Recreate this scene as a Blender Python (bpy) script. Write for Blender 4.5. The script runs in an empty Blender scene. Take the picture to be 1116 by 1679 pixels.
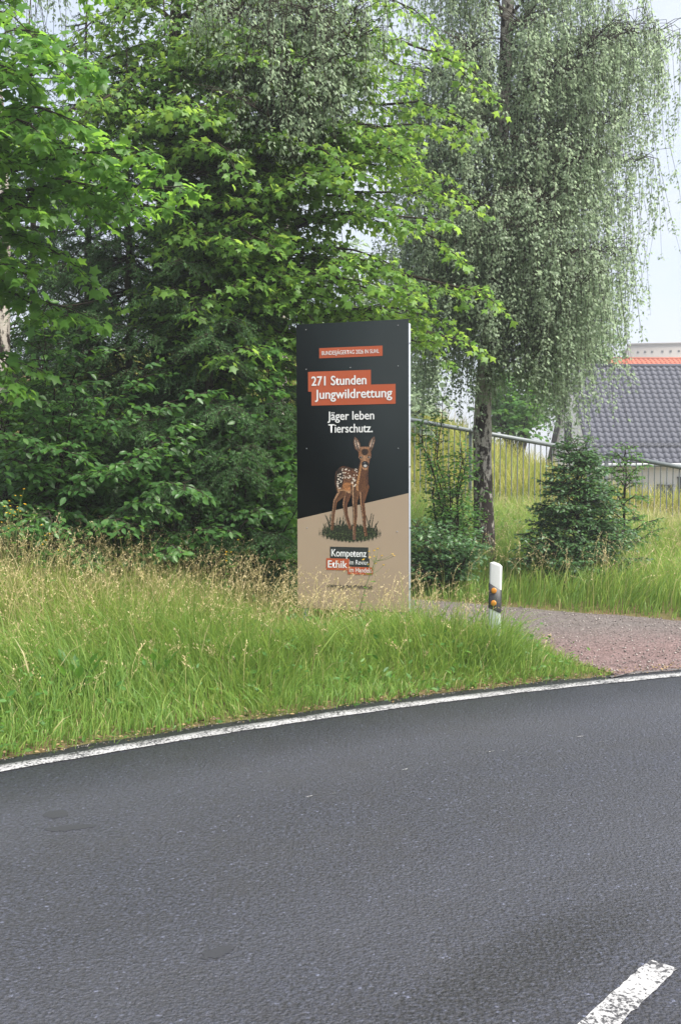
import bpy, math, random
import numpy as np
from mathutils import Vector

# ------------------------------------------------------------------ camera, sky, sun, exposure
SC = bpy.context.scene
COL = SC.collection
RNG = np.random.default_rng(7)
F_PX, W_PX, H_PX, CAM_H = 1690.0, 1116.0, 1679.0, 1.6
PITCH = math.atan(81.5 / F_PX)

cam_data = bpy.data.cameras.new('camera')
cam_data.sensor_fit = 'VERTICAL'
cam_data.sensor_height = 36.0
cam_data.lens = 36.0 * F_PX / H_PX
cam_data.clip_start, cam_data.clip_end = 0.05, 3000.0
cam = bpy.data.objects.new('camera', cam_data)
cam.location = (0, 0, CAM_H)
cam.rotation_euler = (math.pi / 2 - PITCH, 0, 0)
COL.objects.link(cam)
SC.camera = cam

SUN_EL, SUN_AZ = math.radians(53), math.radians(128)    # azimuth clockwise from +Y (north), i.e. from the right and a little behind
world = bpy.data.worlds.new('World')
SC.world = world
world.use_nodes = True
wn, wl = world.node_tree.nodes, world.node_tree.links
wn.clear()
w_out = wn.new('ShaderNodeOutputWorld')
w_bg = wn.new('ShaderNodeBackground')
w_sky = wn.new('ShaderNodeTexSky')
w_sky.sky_type = 'NISHITA'
w_sky.sun_disc = False
w_sky.sun_elevation, w_sky.sun_rotation = SUN_EL, SUN_AZ
w_sky.dust_density, w_sky.air_density, w_sky.ozone_density = 3.0, 1.0, 1.0
w_tc = wn.new('ShaderNodeTexCoord')
w_map = wn.new('ShaderNodeMapping')
w_map.inputs['Scale'].default_value = (1, 1, 2.6)
w_noise = wn.new('ShaderNodeTexNoise')
w_noise.inputs['Scale'].default_value = 2.2
w_noise.inputs['Detail'].default_value = 6
w_noise.inputs['Roughness'].default_value = 0.55
w_ramp = wn.new('ShaderNodeMapRange')
w_ramp.inputs['From Min'].default_value = 0.33
w_ramp.inputs['From Max'].default_value = 0.62
w_ramp.inputs['To Min'].default_value = 0.5
w_ramp.inputs['To Max'].default_value = 1.0
w_mix = wn.new('ShaderNodeMix')
w_mix.data_type = 'RGBA'
w_mix.inputs['B'].default_value = (3.2, 3.45, 3.92, 1)      # thin bright cloud veil over the whole dome
wl.new(w_tc.outputs['Generated'], w_map.inputs['Vector'])
wl.new(w_map.outputs['Vector'], w_noise.inputs['Vector'])
wl.new(w_noise.outputs['Fac'], w_ramp.inputs['Value'])
wl.new(w_ramp.outputs['Result'], w_mix.inputs['Factor'])
wl.new(w_sky.outputs['Color'], w_mix.inputs['A'])
wl.new(w_mix.outputs['Result'], w_bg.inputs['Color'])
w_bg.inputs['Strength'].default_value = 0.094
wl.new(w_bg.outputs['Background'], w_out.inputs['Surface'])

sun_data = bpy.data.lights.new('sun', 'SUN')
sun_data.energy = 3.9
sun_data.angle = math.radians(32)
sun_data.color = (1.0, 0.95, 0.87)
sun = bpy.data.objects.new('sun', sun_data)
sd = Vector((math.sin(SUN_AZ) * math.cos(SUN_EL), math.cos(SUN_AZ) * math.cos(SUN_EL), math.sin(SUN_EL)))
sun.rotation_euler = sd.to_track_quat('Z', 'Y').to_euler()
sun.location = sd * 60
COL.objects.link(sun)

SC.view_settings.view_transform = 'Standard'
SC.view_settings.look = 'None'
SC.view_settings.gamma = 1.0
SC.view_settings.use_curve_mapping = False
SC.view_settings.exposure = 1.56
SC.render.engine = 'CYCLES'
SC.cycles.max_bounces = 9
SC.cycles.diffuse_bounces = 6
SC.cycles.transmission_bounces = 7
SC.cycles.transparent_max_bounces = 6
SC.cycles.use_denoising = True


# ------------------------------------------------------------------ helpers
def at(px, py, d):
    """world point seen at photograph pixel (px, py), d metres in front of the camera (along +Y)"""
    xc, yc = (px - W_PX / 2) / F_PX, (H_PX / 2 - py) / F_PX
    vy = yc * math.sin(PITCH) + math.cos(PITCH)
    vz = yc * math.cos(PITCH) - math.sin(PITCH)
    k = d / vy
    return np.array([xc * k, d, CAM_H + vz * k])


def to_px(P):
    P = np.atleast_2d(P)
    y, z = P[:, 1], P[:, 2] - CAM_H
    fw = y * math.cos(PITCH) - z * math.sin(PITCH)
    up = y * math.sin(PITCH) + z * math.cos(PITCH)
    fw = np.where(np.abs(fw) < 1e-6, 1e-6, fw)
    return W_PX / 2 + F_PX * P[:, 0] / fw, H_PX / 2 - F_PX * up / fw, fw


def ss(a, b, x):
    t = np.clip((np.asarray(x, float) - a) / (b - a), 0, 1)
    return t * t * (3 - 2 * t)


def link(o, parent=None):
    COL.objects.link(o)
    if parent is not None:
        o.parent = parent
    return o


def tag(o, label=None, cat=None, group=None, kind=None):
    if label: o['label'] = label
    if cat: o['category'] = cat
    if group: o['group'] = group
    if kind: o['kind'] = kind
    return o


def empty(name, loc=(0, 0, 0), rz=0.0, label=None, cat=None, group=None):
    o = bpy.data.objects.new(name, None)
    o.location = loc
    o.rotation_euler = (0, 0, rz)
    o.empty_display_size = 0.1
    link(o)
    return tag(o, label, cat, group)


def make_mesh(name, V, faces, mats, attrs=None, smooth=False, mat_idx=None):
    """V (n,3); faces: list of (m,k) int arrays"""
    me = bpy.data.meshes.new(name)
    V = np.ascontiguousarray(V, dtype=np.float32)
    faces = [np.asarray(f, dtype=np.int32) for f in faces if len(f)]
    me.vertices.add(len(V))
    me.vertices.foreach_set('co', V.ravel())
    nl = sum(f.size for f in faces)
    npoly = sum(len(f) for f in faces)
    me.loops.add(nl)
    me.loops.foreach_set('vertex_index', np.concatenate([f.ravel() for f in faces]))
    me.polygons.add(npoly)
    tot = np.concatenate([np.full(len(f), f.shape[1], np.int32) for f in faces])
    start = np.concatenate([[0], np.cumsum(tot)[:-1]]).astype(np.int32)
    me.polygons.foreach_set('loop_start', start)
    me.polygons.foreach_set('loop_total', tot)
    if smooth:
        me.polygons.foreach_set('use_smooth', np.ones(npoly, dtype=bool))
    if mat_idx is not None:
        me.polygons.foreach_set('material_index', np.asarray(mat_idx, np.int32))
    for m in (mats if isinstance(mats, (list, tuple)) else [mats]):
        me.materials.append(m)
    for k, a in (attrs or {}).items():
        at_ = me.attributes.new(k, 'FLOAT', 'POINT')
        at_.data.foreach_set('value', np.ascontiguousarray(a, np.float32))
    me.update(calc_edges=True)
    me.validate()
    return me


def obj(name, me, parent=None):
    return link(bpy.data.objects.new(name, me), parent)


class Geo:
    """collects vertices and faces of one mesh"""
    def __init__(self):
        self.V, self.Q, self.T, self.n = [], [], [], 0
        self.A = []

    def add(self, V, quads=None, tris=None, a=0.0):
        V = np.asarray(V, float).reshape(-1, 3)
        if quads is not None and len(quads): self.Q.append(np.asarray(quads, int).reshape(-1, 4) + self.n)
        if tris is not None and len(tris): self.T.append(np.asarray(tris, int).reshape(-1, 3) + self.n)
        self.V.append(V)
        self.A.append(np.broadcast_to(np.asarray(a, float), (len(V),)))
        self.n += len(V)

    def box(self, c, s, rz=0.0):
        cx, cy, cz = c
        hx, hy, hz = s[0] / 2, s[1] / 2, s[2] / 2
        v = np.array([[x, y, z] for z in (-hz, hz) for y in (-hy, hy) for x in (-hx, hx)], float)
        ca, sa = math.cos(rz), math.sin(rz)
        v[:, :2] = np.stack([v[:, 0] * ca - v[:, 1] * sa, v[:, 0] * sa + v[:, 1] * ca], 1)
        self.add(v + np.array([cx, cy, cz]), [[0, 2, 3, 1], [4, 5, 7, 6], [0, 1, 5, 4], [2, 6, 7, 3], [0, 4, 6, 2], [1, 3, 7, 5]])

    def tube(self, P, R, k=5, a=0.0, caps=False):
        P = np.asarray(P, float)
        n = len(P)
        R = np.broadcast_to(np.asarray(R, float), (n,))
        T = np.gradient(P, axis=0)
        T /= np.linalg.norm(T, axis=1, keepdims=True) + 1e-9
        ref = np.array([0.0, 0, 1]) if abs(T[:, 2]).mean() < 0.8 else np.array([1.0, 0, 0])
        S = np.cross(T, ref)
        S /= np.linalg.norm(S, axis=1, keepdims=True) + 1e-9
        U = np.cross(S, T)
        ang = np.arange(k) * 2 * math.pi / k
        V = P[:, None, :] + R[:, None, None] * (np.cos(ang)[None, :, None] * S[:, None, :] + np.sin(ang)[None, :, None] * U[:, None, :])
        V = V.reshape(-1, 3)
        i = np.arange(n - 1)[:, None] * k
        j = np.arange(k)[None, :]
        j2 = (j + 1) % k
        q = np.stack([i + j, i + j2, i + k + j2, i + k + j], -1).reshape(-1, 4)
        t = None
        if caps:
            V = np.vstack([V, P[-1:], P[:1]])
            m = n * k
            t = [[(n - 1) * k + x, (n - 1) * k + (x + 1) % k, m] for x in range(k)] + [[(x + 1) % k, x, m + 1] for x in range(k)]
        self.add(V, q, t, a)

    def thin(self, P, R):
        """three-sided twig, kept back and built in one go with all others of its length"""
        if not hasattr(self, 'B'): self.B = {}
        self.B.setdefault(len(P), []).append((P, R))

    def flush(self):
        for n, lst in getattr(self, 'B', {}).items():
            P = np.stack([np.asarray(a, float) for a, _ in lst])
            R = np.stack([np.asarray(b, float) for _, b in lst])
            T = np.gradient(P, axis=1)
            T /= np.linalg.norm(T, axis=2, keepdims=True) + 1e-9
            ref = np.where(np.abs(T[:, :1, 2:3]) < .8, np.array([0., 0, 1]), np.array([1., 0, 0]))
            S = np.cross(T, ref)
            S /= np.linalg.norm(S, axis=2, keepdims=True) + 1e-9
            U_ = np.cross(S, T)
            a = np.arange(3) * 2 * math.pi / 3
            V = P[:, :, None, :] + R[:, :, None, None] * (np.cos(a)[None, None, :, None] * S[:, :, None, :] + np.sin(a)[None, None, :, None] * U_[:, :, None, :])
            m = len(lst)
            i = (np.arange(m) * n * 3)[:, None, None] + np.arange(n - 1)[None, :, None] * 3
            j = np.arange(3)[None, None, :]
            j2 = (j + 1) % 3
            q = np.stack([i + j, i + j2, i + 3 + j2, i + 3 + j], -1).reshape(-1, 4)
            self.add(V.reshape(-1, 3), q)
        self.B = {}

    def poly(self, pts):
        pts = np.asarray(pts, float)
        n = len(pts)
        self.add(pts, None, [[0, i, i + 1] for i in range(1, n - 1)])

    def build(self, name, mats, parent=None, smooth=False, attr=None):
        self.flush()
        V = np.vstack(self.V)
        faces = []
        if self.Q: faces.append(np.vstack(self.Q))
        if self.T: faces.append(np.vstack(self.T))
        me = make_mesh(name, V, faces, mats, {attr: np.concatenate(self.A)} if attr else None, smooth)
        return obj(name, me, parent)


def bevel(o, w=0.004, seg=2):
    m = o.modifiers.new('bevel', 'BEVEL')
    m.width, m.segments, m.limit_method = w, seg, 'ANGLE'
    return o


# ------------------------------------------------------------------ materials
class NT:
    def __init__(self, name):
        self.m = bpy.data.materials.new(name)
        self.m.use_nodes = True
        self.n, self.l = self.m.node_tree.nodes, self.m.node_tree.links
        self.n.clear()
        self.out = self.n.new('ShaderNodeOutputMaterial')

    def node(self, t, **kw):
        nd = self.n.new(t)
        for k, v in kw.items():
            if hasattr(nd, k) and not k[0].isupper(): setattr(nd, k, v)
            else: nd.inputs[k.replace('_', ' ')].default_value = v
        return nd

    def coords(self, scale=(1, 1, 1), kind='Object'):
        tc = self.n.new('ShaderNodeTexCoord')
        mp = self.n.new('ShaderNodeMapping')
        mp.inputs['Scale'].default_value = scale
        self.l.new(tc.outputs[kind], mp.inputs['Vector'])
        return mp.outputs['Vector']

    def noise(self, vec, scale, detail=4, rough=0.55):
        nd = self.node('ShaderNodeTexNoise')
        nd.inputs['Scale'].default_value, nd.inputs['Detail'].default_value, nd.inputs['Roughness'].default_value = scale, detail, rough
        self.l.new(vec, nd.inputs['Vector'])
        return nd.outputs['Fac']

    def voro(self, vec, scale, feature='F1', out='Distance'):
        nd = self.node('ShaderNodeTexVoronoi', feature=feature)
        nd.inputs['Scale'].default_value = scale
        self.l.new(vec, nd.inputs['Vector'])
        return nd.outputs[out]

    def ramp(self, fac, stops, interp='LINEAR'):
        nd = self.n.new('ShaderNodeValToRGB')
        cr = nd.color_ramp
        cr.interpolation = interp
        while len(cr.elements) < len(stops): cr.elements.new(0.5)
        for e, (p, c) in zip(cr.elements, stops):
            e.position = p
            e.color = (*c, 1) if hasattr(c, '__len__') else (c, c, c, 1)
        self.l.new(fac, nd.inputs['Fac'])
        return nd.outputs['Color']

    def mix(self, fac, a, b, blend='MIX'):
        nd = self.n.new('ShaderNodeMix')
        nd.data_type, nd.blend_type = 'RGBA', blend
        for s, v in (('Factor', fac), ('A', a), ('B', b)):
            if hasattr(v, 'is_linked'): self.l.new(v, nd.inputs[s])
            elif hasattr(v, '__len__'): nd.inputs[s].default_value = (*v, 1)
            else: nd.inputs[s].default_value = v if s == 'Factor' else (v, v, v, 1)
        return nd.outputs['Result']

    def math(self, op, a, b=0.0):
        nd = self.n.new('ShaderNodeMath')
        nd.operation = op
        for i, v in enumerate((a, b)):
            if hasattr(v, 'is_linked'): self.l.new(v, nd.inputs[i])
            else: nd.inputs[i].default_value = v
        return nd.outputs[0]

    def attr(self, name, out='Fac'):
        nd = self.n.new('ShaderNodeAttribute')
        nd.attribute_name = name
        return nd.outputs[out]

    def bump(self, h, strength=0.5, dist=0.01):
        nd = self.n.new('ShaderNodeBump')
        nd.inputs['Strength'].default_value, nd.inputs['Distance'].default_value = strength, dist
        self.l.new(h, nd.inputs['Height'])
        return nd.outputs['Normal']

    def principled(self, color, rough=0.6, spec=0.4, metal=0.0, normal=None):
        b = self.n.new('ShaderNodeBsdfPrincipled')
        for s, v in (('Base Color', color), ('Roughness', rough), ('Specular IOR Level', spec), ('Metallic', metal)):
            if hasattr(v, 'is_linked'): self.l.new(v, b.inputs[s])
            elif hasattr(v, '__len__'): b.inputs[s].default_value = (*v, 1)
            else: b.inputs[s].default_value = v
        if normal is not None: self.l.new(normal, b.inputs['Normal'])
        return b.outputs['BSDF']

    def done(self, shader):
        self.l.new(shader, self.out.inputs['Surface'])
        return self.m


def plain(name, color, rough=0.6, spec=0.4, metal=0.0, var=0.12, scale=20.0, bump=0.0):
    t = NT(name)
    v = t.coords()
    n = t.noise(v, scale, 5, 0.6)
    c = t.mix(t.math('MULTIPLY', n, 1.0), tuple(x * (1 - var) for x in color), tuple(min(1, x * (1 + var)) for x in color))
    return t.done(t.principled(c, rough, spec, metal, t.bump(n, bump, 0.004) if bump else None))


def leaf_mat(name, dark, mid, light, trans, tf=0.35, rough=0.45, spec=0.35):
    t = NT(name)
    r = t.attr('rnd')
    c = t.ramp(r, [(0.0, dark), (0.55, mid), (1.0, light)])
    p = t.principled(c, rough, spec)
    tr = t.n.new('ShaderNodeBsdfTranslucent')
    tc = t.mix(r, tuple(x * 0.75 for x in trans), trans)
    t.l.new(tc, tr.inputs['Color'])
    mx = t.n.new('ShaderNodeMixShader')
    mx.inputs[0].default_value = tf
    t.l.new(p, mx.inputs[1])
    t.l.new(tr.outputs[0], mx.inputs[2])
    return t.done(mx.outputs[0])


def bark_mat(name, a, b, scale=14.0):
    t = NT(name)
    v = t.coords((1, 1, 0.22))
    n = t.noise(v, scale, 6, 0.65)
    c = t.ramp(n, [(0.3, a), (0.7, b)])
    return t.done(t.principled(c, 0.9, 0.15, 0, t.bump(n, 0.9, 0.02)))


M = {}
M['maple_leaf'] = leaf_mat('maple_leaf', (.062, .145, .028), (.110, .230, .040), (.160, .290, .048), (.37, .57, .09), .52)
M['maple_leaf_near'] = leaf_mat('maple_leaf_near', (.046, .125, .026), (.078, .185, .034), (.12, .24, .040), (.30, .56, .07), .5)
M['hazel_leaf'] = leaf_mat('hazel_leaf', (.030, .088, .024), (.052, .128, .034), (.085, .175, .042), (.18, .40, .05), .38, .4, .4)
M['shrub_leaf'] = leaf_mat('shrub_leaf', (.036, .105, .026), (.060, .150, .034), (.098, .20, .040), (.21, .44, .055), .42)
M['birch_leaf'] = leaf_mat('birch_leaf', (.140, .195, .122), (.195, .262, .172), (.25, .32, .215), (.47, .60, .38), .55, .45, .45)
M['fir_needle'] = leaf_mat('fir_needle', (.026, .070, .026), (.046, .112, .038), (.078, .158, .048), (.10, .20, .05), .25, .55, .3)
M['bush_leaf'] = leaf_mat('bush_leaf', (.032, .088, .034), (.056, .130, .048), (.095, .185, .058), (.14, .28, .06), .36, .42, .45)
M['bark'] = bark_mat('bark', (.022, .018, .015), (.085, .072, .060))
M['twig'] = bark_mat('twig', (.018, .015, .012), (.05, .04, .03), 40)


def grass_mat(name, stops, trans, tf=0.35):
    t = NT(name)
    r = t.attr('rnd')
    c = t.ramp(r, stops)
    p = t.principled(c, 0.5, 0.3)
    tr = t.n.new('ShaderNodeBsdfTranslucent')
    t.l.new(t.mix(0.5, c, trans), tr.inputs['Color'])
    mx = t.n.new('ShaderNodeMixShader')
    mx.inputs[0].default_value = tf
    t.l.new(p, mx.inputs[1])
    t.l.new(tr.outputs[0], mx.inputs[2])
    return t.done(mx.outputs[0])


M['grass'] = grass_mat('grass', [(0, (.10, .20, .04)), (.35, (.18, .29, .058)), (.62, (.27, .335, .085)), (.74, (.37, .355, .15)), (1, (.52, .44, .26))], (.42, .55, .10), .5)
M['meadow'] = grass_mat('meadow', [(0, (.17, .23, .035)), (.4, (.28, .31, .055)), (.7, (.38, .36, .11)), (1, (.52, .42, .21))], (.52, .54, .11), .46)
M['seed'] = grass_mat('seed', [(0, (.26, .25, .09)), (.5, (.46, .37, .19)), (1, (.62, .52, .32))], (.6, .5, .26), .4)


# ------------------------------------------------------------------ terrain
CX, CY, R_LINE, R_EDGE, R_IN = 9.0, -9.1, 18.0, 18.17, 11.3


def drive_center(x):
    return np.interp(x, [-6, -3, -1, 0, 1, 2, 3, 4, 6, 9], [14.2, 13.0, 12.1, 11.6, 11.05, 10.4, 9.65, 9.1, 8.6, 8.3])


def drive_half(x):
    return np.interp(x, [-6, 0, 1.5, 2.5, 3.5, 5, 9], [1.0, 1.05, 1.1, 1.35, 1.6, 1.7, 1.7])


def near_edge(x):
    """near side of the gravel drive (the back of the grass verge)"""
    return np.interp(x, [-6, -3, -1, 0, .8, 1.4, 1.8, 2.05, 2.3], [13.2, 12.0, 11.0, 10.3, 9.65, 8.95, 8.35, 7.8, 7.3])


def far_edge(x):
    return np.interp(x, [-6, -3, -1, 0, .86, 2.07, 3.4, 5, 9, 14], [15.0, 14, 13.0, 12.5, 11.95, 11.2, 10.35, 9.9, 9.7, 9.6])


def terrain(x, y):
    x, y = np.asarray(x, float), np.asarray(y, float)
    r = np.hypot(x - CX, y - CY)
    s = r - R_EDGE
    z = np.where(s < 0, -0.035, 0.0)
    z = z + 0.035 * 0  # level with the carriageway
    verge = 0.10 * ss(0.05, 1.3, s) * ss(0, 0.7, near_edge(x) - y) * ss(2.4, 1.6, x)
    bank = 0.27 * ss(1.2, 3.6, s) * ss(-0.3, -2.2, x) * ss(-0.2, 1.2, near_edge(x) - y)
    back = ss(0.1, 8.5, y - far_edge(x)) * np.clip(.78 - .085 * x, -.3, 1.4)
    hill = ss(20.5, 29, y) * (np.clip(1.8 - .50 * (x - 4), -1.5, 4.2) - np.clip(.78 - .085 * x, -.3, 1.4))
    fall = ss(70, 240, y)
    z = z + np.where(s > 0, verge + bank + (back + hill) * (1 - fall), 0)
    lump = 0.03 * (np.sin(x * 2.1 + 1.3 * np.sin(y * 1.7)) + np.sin(y * 2.7 + x)) * ss(0.3, 1.5, s)
    on_drive = (y > near_edge(x) - .15) & (y < far_edge(x) + .1) | ((x > 2.0) & (y < far_edge(x)))
    z = z + np.where(on_drive, 0, lump)
    return z


def tz(x, y):
    return float(terrain(np.array([x]), np.array([y]))[0])


def axis(lo, hi, step, far):
    a = np.arange(lo, hi + 1e-6, step)
    g, d, x = [], step, hi
    while x < far:
        d *= 1.22
        x += d
        g.append(x)
    h, d, x = [], step, lo
    while x > -far:
        d *= 1.22
        x -= d
        h.append(x)
    return np.concatenate([h[::-1], a, g])


def grid_mesh(name, xs, ys, zf, mat, smooth=True):
    X, Y = np.meshgrid(xs, ys)
    V = np.stack([X.ravel(), Y.ravel(), zf(X.ravel(), Y.ravel())], 1)
    nx, ny = len(xs), len(ys)
    i = np.arange(ny - 1)[:, None] * nx + np.arange(nx - 1)[None, :]
    q = np.stack([i, i + 1, i + nx + 1, i + nx], -1).reshape(-1, 4)
    return make_mesh(name, V, [q], mat, None, smooth)


t = NT('earth')
v = t.coords()
n1 = t.noise(v, 1.2, 5)
n2 = t.noise(v, 16, 6, .7)
c = t.mix(t.ramp(n1, [(.35, 0.0), (.65, 1.0)]), (.055, .075, .022), (.12, .075, .045))
c = t.mix(t.math('MULTIPLY', n2, .7), c, (.16, .13, .06))
M['earth'] = t.done(t.principled(c, .95, .1, 0, t.bump(n2, .8, .04)))
ground = obj('ground', grid_mesh('ground', axis(-6, 9, .24, 900), axis(-5, 30, .24, 1200), lambda x, y: terrain(x, y) - 0.004, M['earth']))
tag(ground, kind='structure')

# ------------------------------------------------------------------ road
t = NT('asphalt')
v = t.coords()
agg = t.voro(v, 85)                                    # aggregate about 8 mm
agg_c = t.voro(v, 85, 'F1', 'Color')
fine = t.noise(v, 240, 3, .6)
mid = t.noise(t.coords((1, 1, 1)), 58, 5, .68)
big = t.noise(v, .9, 5, .6)
sep = t.n.new('ShaderNodeSeparateColor')
t.l.new(agg_c, sep.inputs[0])
stone = t.ramp(sep.outputs[0], [(0, .032), (.55, .045), (.9, .060), (.98, .080), (1, .17)])
stone = t.mix(1.0, stone, (.88, .965, 1.42), 'MULTIPLY')
stone = t.mix(t.ramp(agg, [(.45, 0.0), (.9, .55)]), stone, (.025, .025, .029))
c = t.mix(t.ramp(mid, [(.42, .95), (.52, 0.0)]), stone, (.010, .010, .012))
c = t.mix(t.ramp(big, [(.3, 0.0), (.75, .45)]), c, (.045, .045, .05))
# two paler, polished wheel tracks follow the bend
tsub = t.n.new('ShaderNodeVectorMath')
tsub.operation = 'DISTANCE'
tflat = t.n.new('ShaderNodeVectorMath')
tflat.operation = 'MULTIPLY'
tflat.inputs[1].default_value = (1, 1, 0)
t.l.new(v, tflat.inputs[0])
t.l.new(tflat.outputs[0], tsub.inputs[0])
tsub.inputs[1].default_value = (CX, CY, 0)
rad_ = t.math('ADD', tsub.outputs['Value'], t.math('MULTIPLY', t.math('SUBTRACT', big, .5), .5))
trk = t.math('ABSOLUTE', t.math('SUBTRACT', t.math('ABSOLUTE', t.math('SUBTRACT', rad_, 16.3)), .85))
trk = t.ramp(trk, [(.05, .30), (.5, 0.0)])
c = t.mix(trk, c, (.052, .055, .069))
blot = t.noise(v, 3.2, 6, .65)
c = t.mix(t.ramp(blot, [(.50, 0.0), (.68, .5)]), c, (.030, .030, .035))
# a darker oily streak worn into the nearer wheel track
wv = t.coords((1, 1, 1))
sx = t.n.new('ShaderNodeSeparateXYZ')
t.l.new(wv, sx.inputs[0])
dx, dy = t.math('SUBTRACT', sx.outputs[0], .62), t.math('SUBTRACT', sx.outputs[1], 3.25)
al = t.math('ADD', t.math('MULTIPLY', dx, .72), t.math('MULTIPLY', dy, .69))
ac = t.math('SUBTRACT', t.math('MULTIPLY', dy, .72), t.math('MULTIPLY', dx, .69))
el = t.math('ADD', t.math('POWER', t.math('DIVIDE', al, .75), 2.0), t.math('POWER', t.math('DIVIDE', ac, .2), 2.0))
oil = t.math('MULTIPLY', t.ramp(t.math('ADD', el, t.math('MULTIPLY', t.math('SUBTRACT', mid, .5), 1.6)), [(.15, .75), (1.0, 0.0)]), 1.0)
c = t.mix(t.math('MULTIPLY', oil, t.ramp(mid, [(.45, 1.0), (.62, .15)])), c, (.010, .010, .011))
hgt = t.math('ADD', t.math('MULTIPLY', agg, -1.0), t.math('MULTIPLY', mid, 2.2))
hgt = t.math('ADD', hgt, t.math('MULTIPLY', fine, .5))
M['asphalt'] = t.done(t.principled(c, t.ramp(mid, [(.3, .62), (.7, .45)]), .5, 0, t.bump(hgt, 1.0, .007)))


def ring(name, r0, r1, a0, a1, z, mat, nr=6, na=200, jit0=0.0, jit1=0.0, seed=1):
    rg = np.random.default_rng(seed)
    A = np.linspace(math.radians(a0), math.radians(a1), na)
    j0 = np.convolve(rg.normal(0, 1, na + 6), np.ones(4) / 4, 'same')[3:3 + na] * jit0
    j1 = np.convolve(rg.normal(0, 1, na + 6), np.ones(4) / 4, 'same')[3:3 + na] * jit1
    V = []
    for i in range(nr + 1):
        f = i / nr
        rr = (r0 + j0) * (1 - f) + (r1 + j1) * f
        V.append(np.stack([CX + rr * np.cos(A), CY + rr * np.sin(A), np.full(na, z)], 1))
    # skirt so that the sheet has an edge going down into the ground
    V.append(V[-1] - np.array([0, 0, .06]))
    V = np.vstack(V)
    i = np.arange(nr + 1)[:, None] * na + np.arange(na - 1)[None, :]
    q = np.stack([i, i + na, i + na + 1, i + 1], -1).reshape(-1, 4)
    return make_mesh(name, V, [q[:, ::-1]], mat)


tag(obj('road', ring('road', R_IN - .3, R_EDGE, 20, 235, 0.0, M['asphalt'], 8, 900, 0, .045, 3)), kind='structure')


def paint_mat(name, wear):
    t = NT(name)
    v = t.coords()
    a = t.noise(v, 68, 4, .68)
    b = t.noise(v, 6, 3, .5)
    ag = t.voro(v, 120)
    m = t.math('ADD', t.math('MULTIPLY', a, 1.0), t.math('MULTIPLY', t.math('SUBTRACT', b, .5), .35))
    worn = t.ramp(m, [(wear - .035, .95), (wear + .03, 0.0)])
    c = t.mix(t.noise(v, 30, 4, .7), (.28, .28, .29), (.43, .43, .43))
    c = t.mix(t.ramp(t.noise(v, 2.3, 4, .6), [(.4, 0.0), (.75, .45)]), c, (.17, .17, .175))
    c = t.mix(worn, c, (.03, .03, .034))
    return t.done(t.principled(c, .6, .35, 0, t.bump(t.math('ADD', a, t.math('MULTIPLY', ag, -.6)), .6, .006)))


M['paint'] = paint_mat('paint', .476)
M['paint_worn'] = paint_mat('paint_worn', .475)
tag(obj('edge_line', ring('edge_line', R_LINE - .06, R_LINE + .06, 20, 235, .004, M['paint'], 2, 1400, .006, .006, 5)), kind='structure')
# broken centre line: dashes cut as ragged quads
def gnd(px, py, z=0.0):
    v_ = at(px, py, 1.0)
    k_ = (CAM_H - z) / (CAM_H - v_[2])
    return np.array([v_[0] * k_, k_])


g0, g1 = gnd(982, 1679), gnd(1087, 1582)
dd = (g1 - g0) / np.linalg.norm(g1 - g0)
nn = np.array([-dd[1], dd[0]])


def strip(name, p0, p1, w, z, mat, n=30, jit=.006, seed=1, taper=False):
    rg = np.random.default_rng(seed)
    p0, p1 = np.asarray(p0, float), np.asarray(p1, float)
    d = (p1 - p0) / np.linalg.norm(p1 - p0)
    q = np.array([-d[1], d[0]])
    tt = np.linspace(0, 1, n)
    ww = np.full(n, w / 2) * (np.sqrt(np.clip(1 - (2 * tt - 1) ** 2, .02, 1)) if taper else 1)
    L = p0 + (p1 - p0) * tt[:, None] + q * (ww + rg.normal(0, jit, n))[:, None]
    Rr = p0 + (p1 - p0) * tt[:, None] - q * (ww + rg.normal(0, jit, n))[:, None]
    V = np.vstack([np.c_[L, np.full(n, z)], np.c_[Rr, np.full(n, z)]])
    i = np.arange(n - 1)
    return make_mesh(name, V, [np.stack([i, i + n, i + n + 1, i + 1], 1)], mat)


tag(obj('centre_line_dash', strip('centre_line_dash', g0 - dd * 1.2, g1, .092, .004, M['paint_worn'], 60, .0025)), kind='structure')

# tar smears and pale scrapes on the carriageway
M['tar'] = plain('tar', (.033, .034, .040), .5, .4, 0, .2, 60, .15)
for k, (p, q, w) in enumerate([((72, 1337), (112, 1333), .11), ((72, 1361), (158, 1354), .07), ((330, 1572), (382, 1552), .06)]):
    a, b = at(*p, 1), at(*q, 1)
    ga = [CAM_H * v_[0] / (CAM_H - v_[2]) for v_ in (a, b)]
    gy = [CAM_H / (CAM_H - v_[2]) for v_ in (a, b)]
    tag(obj('tar_smear', strip('tar_smear', (ga[0], gy[0]), (ga[1], gy[1]), w, .0015, M['tar'], 24, .006, k, True)), kind='structure')
M['scrape'] = paint_mat('scrape', .5)
g = Geo()
rgs = np.random.default_rng(12)
for k in range(46):
    a = math.radians(rgs.choice([rgs.uniform(97, 118), rgs.uniform(118, 140)], p=[.75, .25]))
    rr = 16.68 + rgs.normal(0, .02) + (.16 if rgs.uniform() < .2 else 0)
    L, w = rgs.uniform(.02, .10), rgs.uniform(.0015, .005)
    c_, tn = np.array([CX + rr * math.cos(a), CY + rr * math.sin(a)]), np.array([-math.sin(a), math.cos(a)])
    rd = np.array([math.cos(a), math.sin(a)])
    g.add([(*(c_ - tn * L / 2), .0035), (*(c_ - rd * w), .0035), (*(c_ + tn * L / 2), .0035), (*(c_ + rd * w), .0035)], [[0, 1, 2, 3]])
tag(g.build('paint_scrape', M['scrape']), kind='structure')

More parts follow.
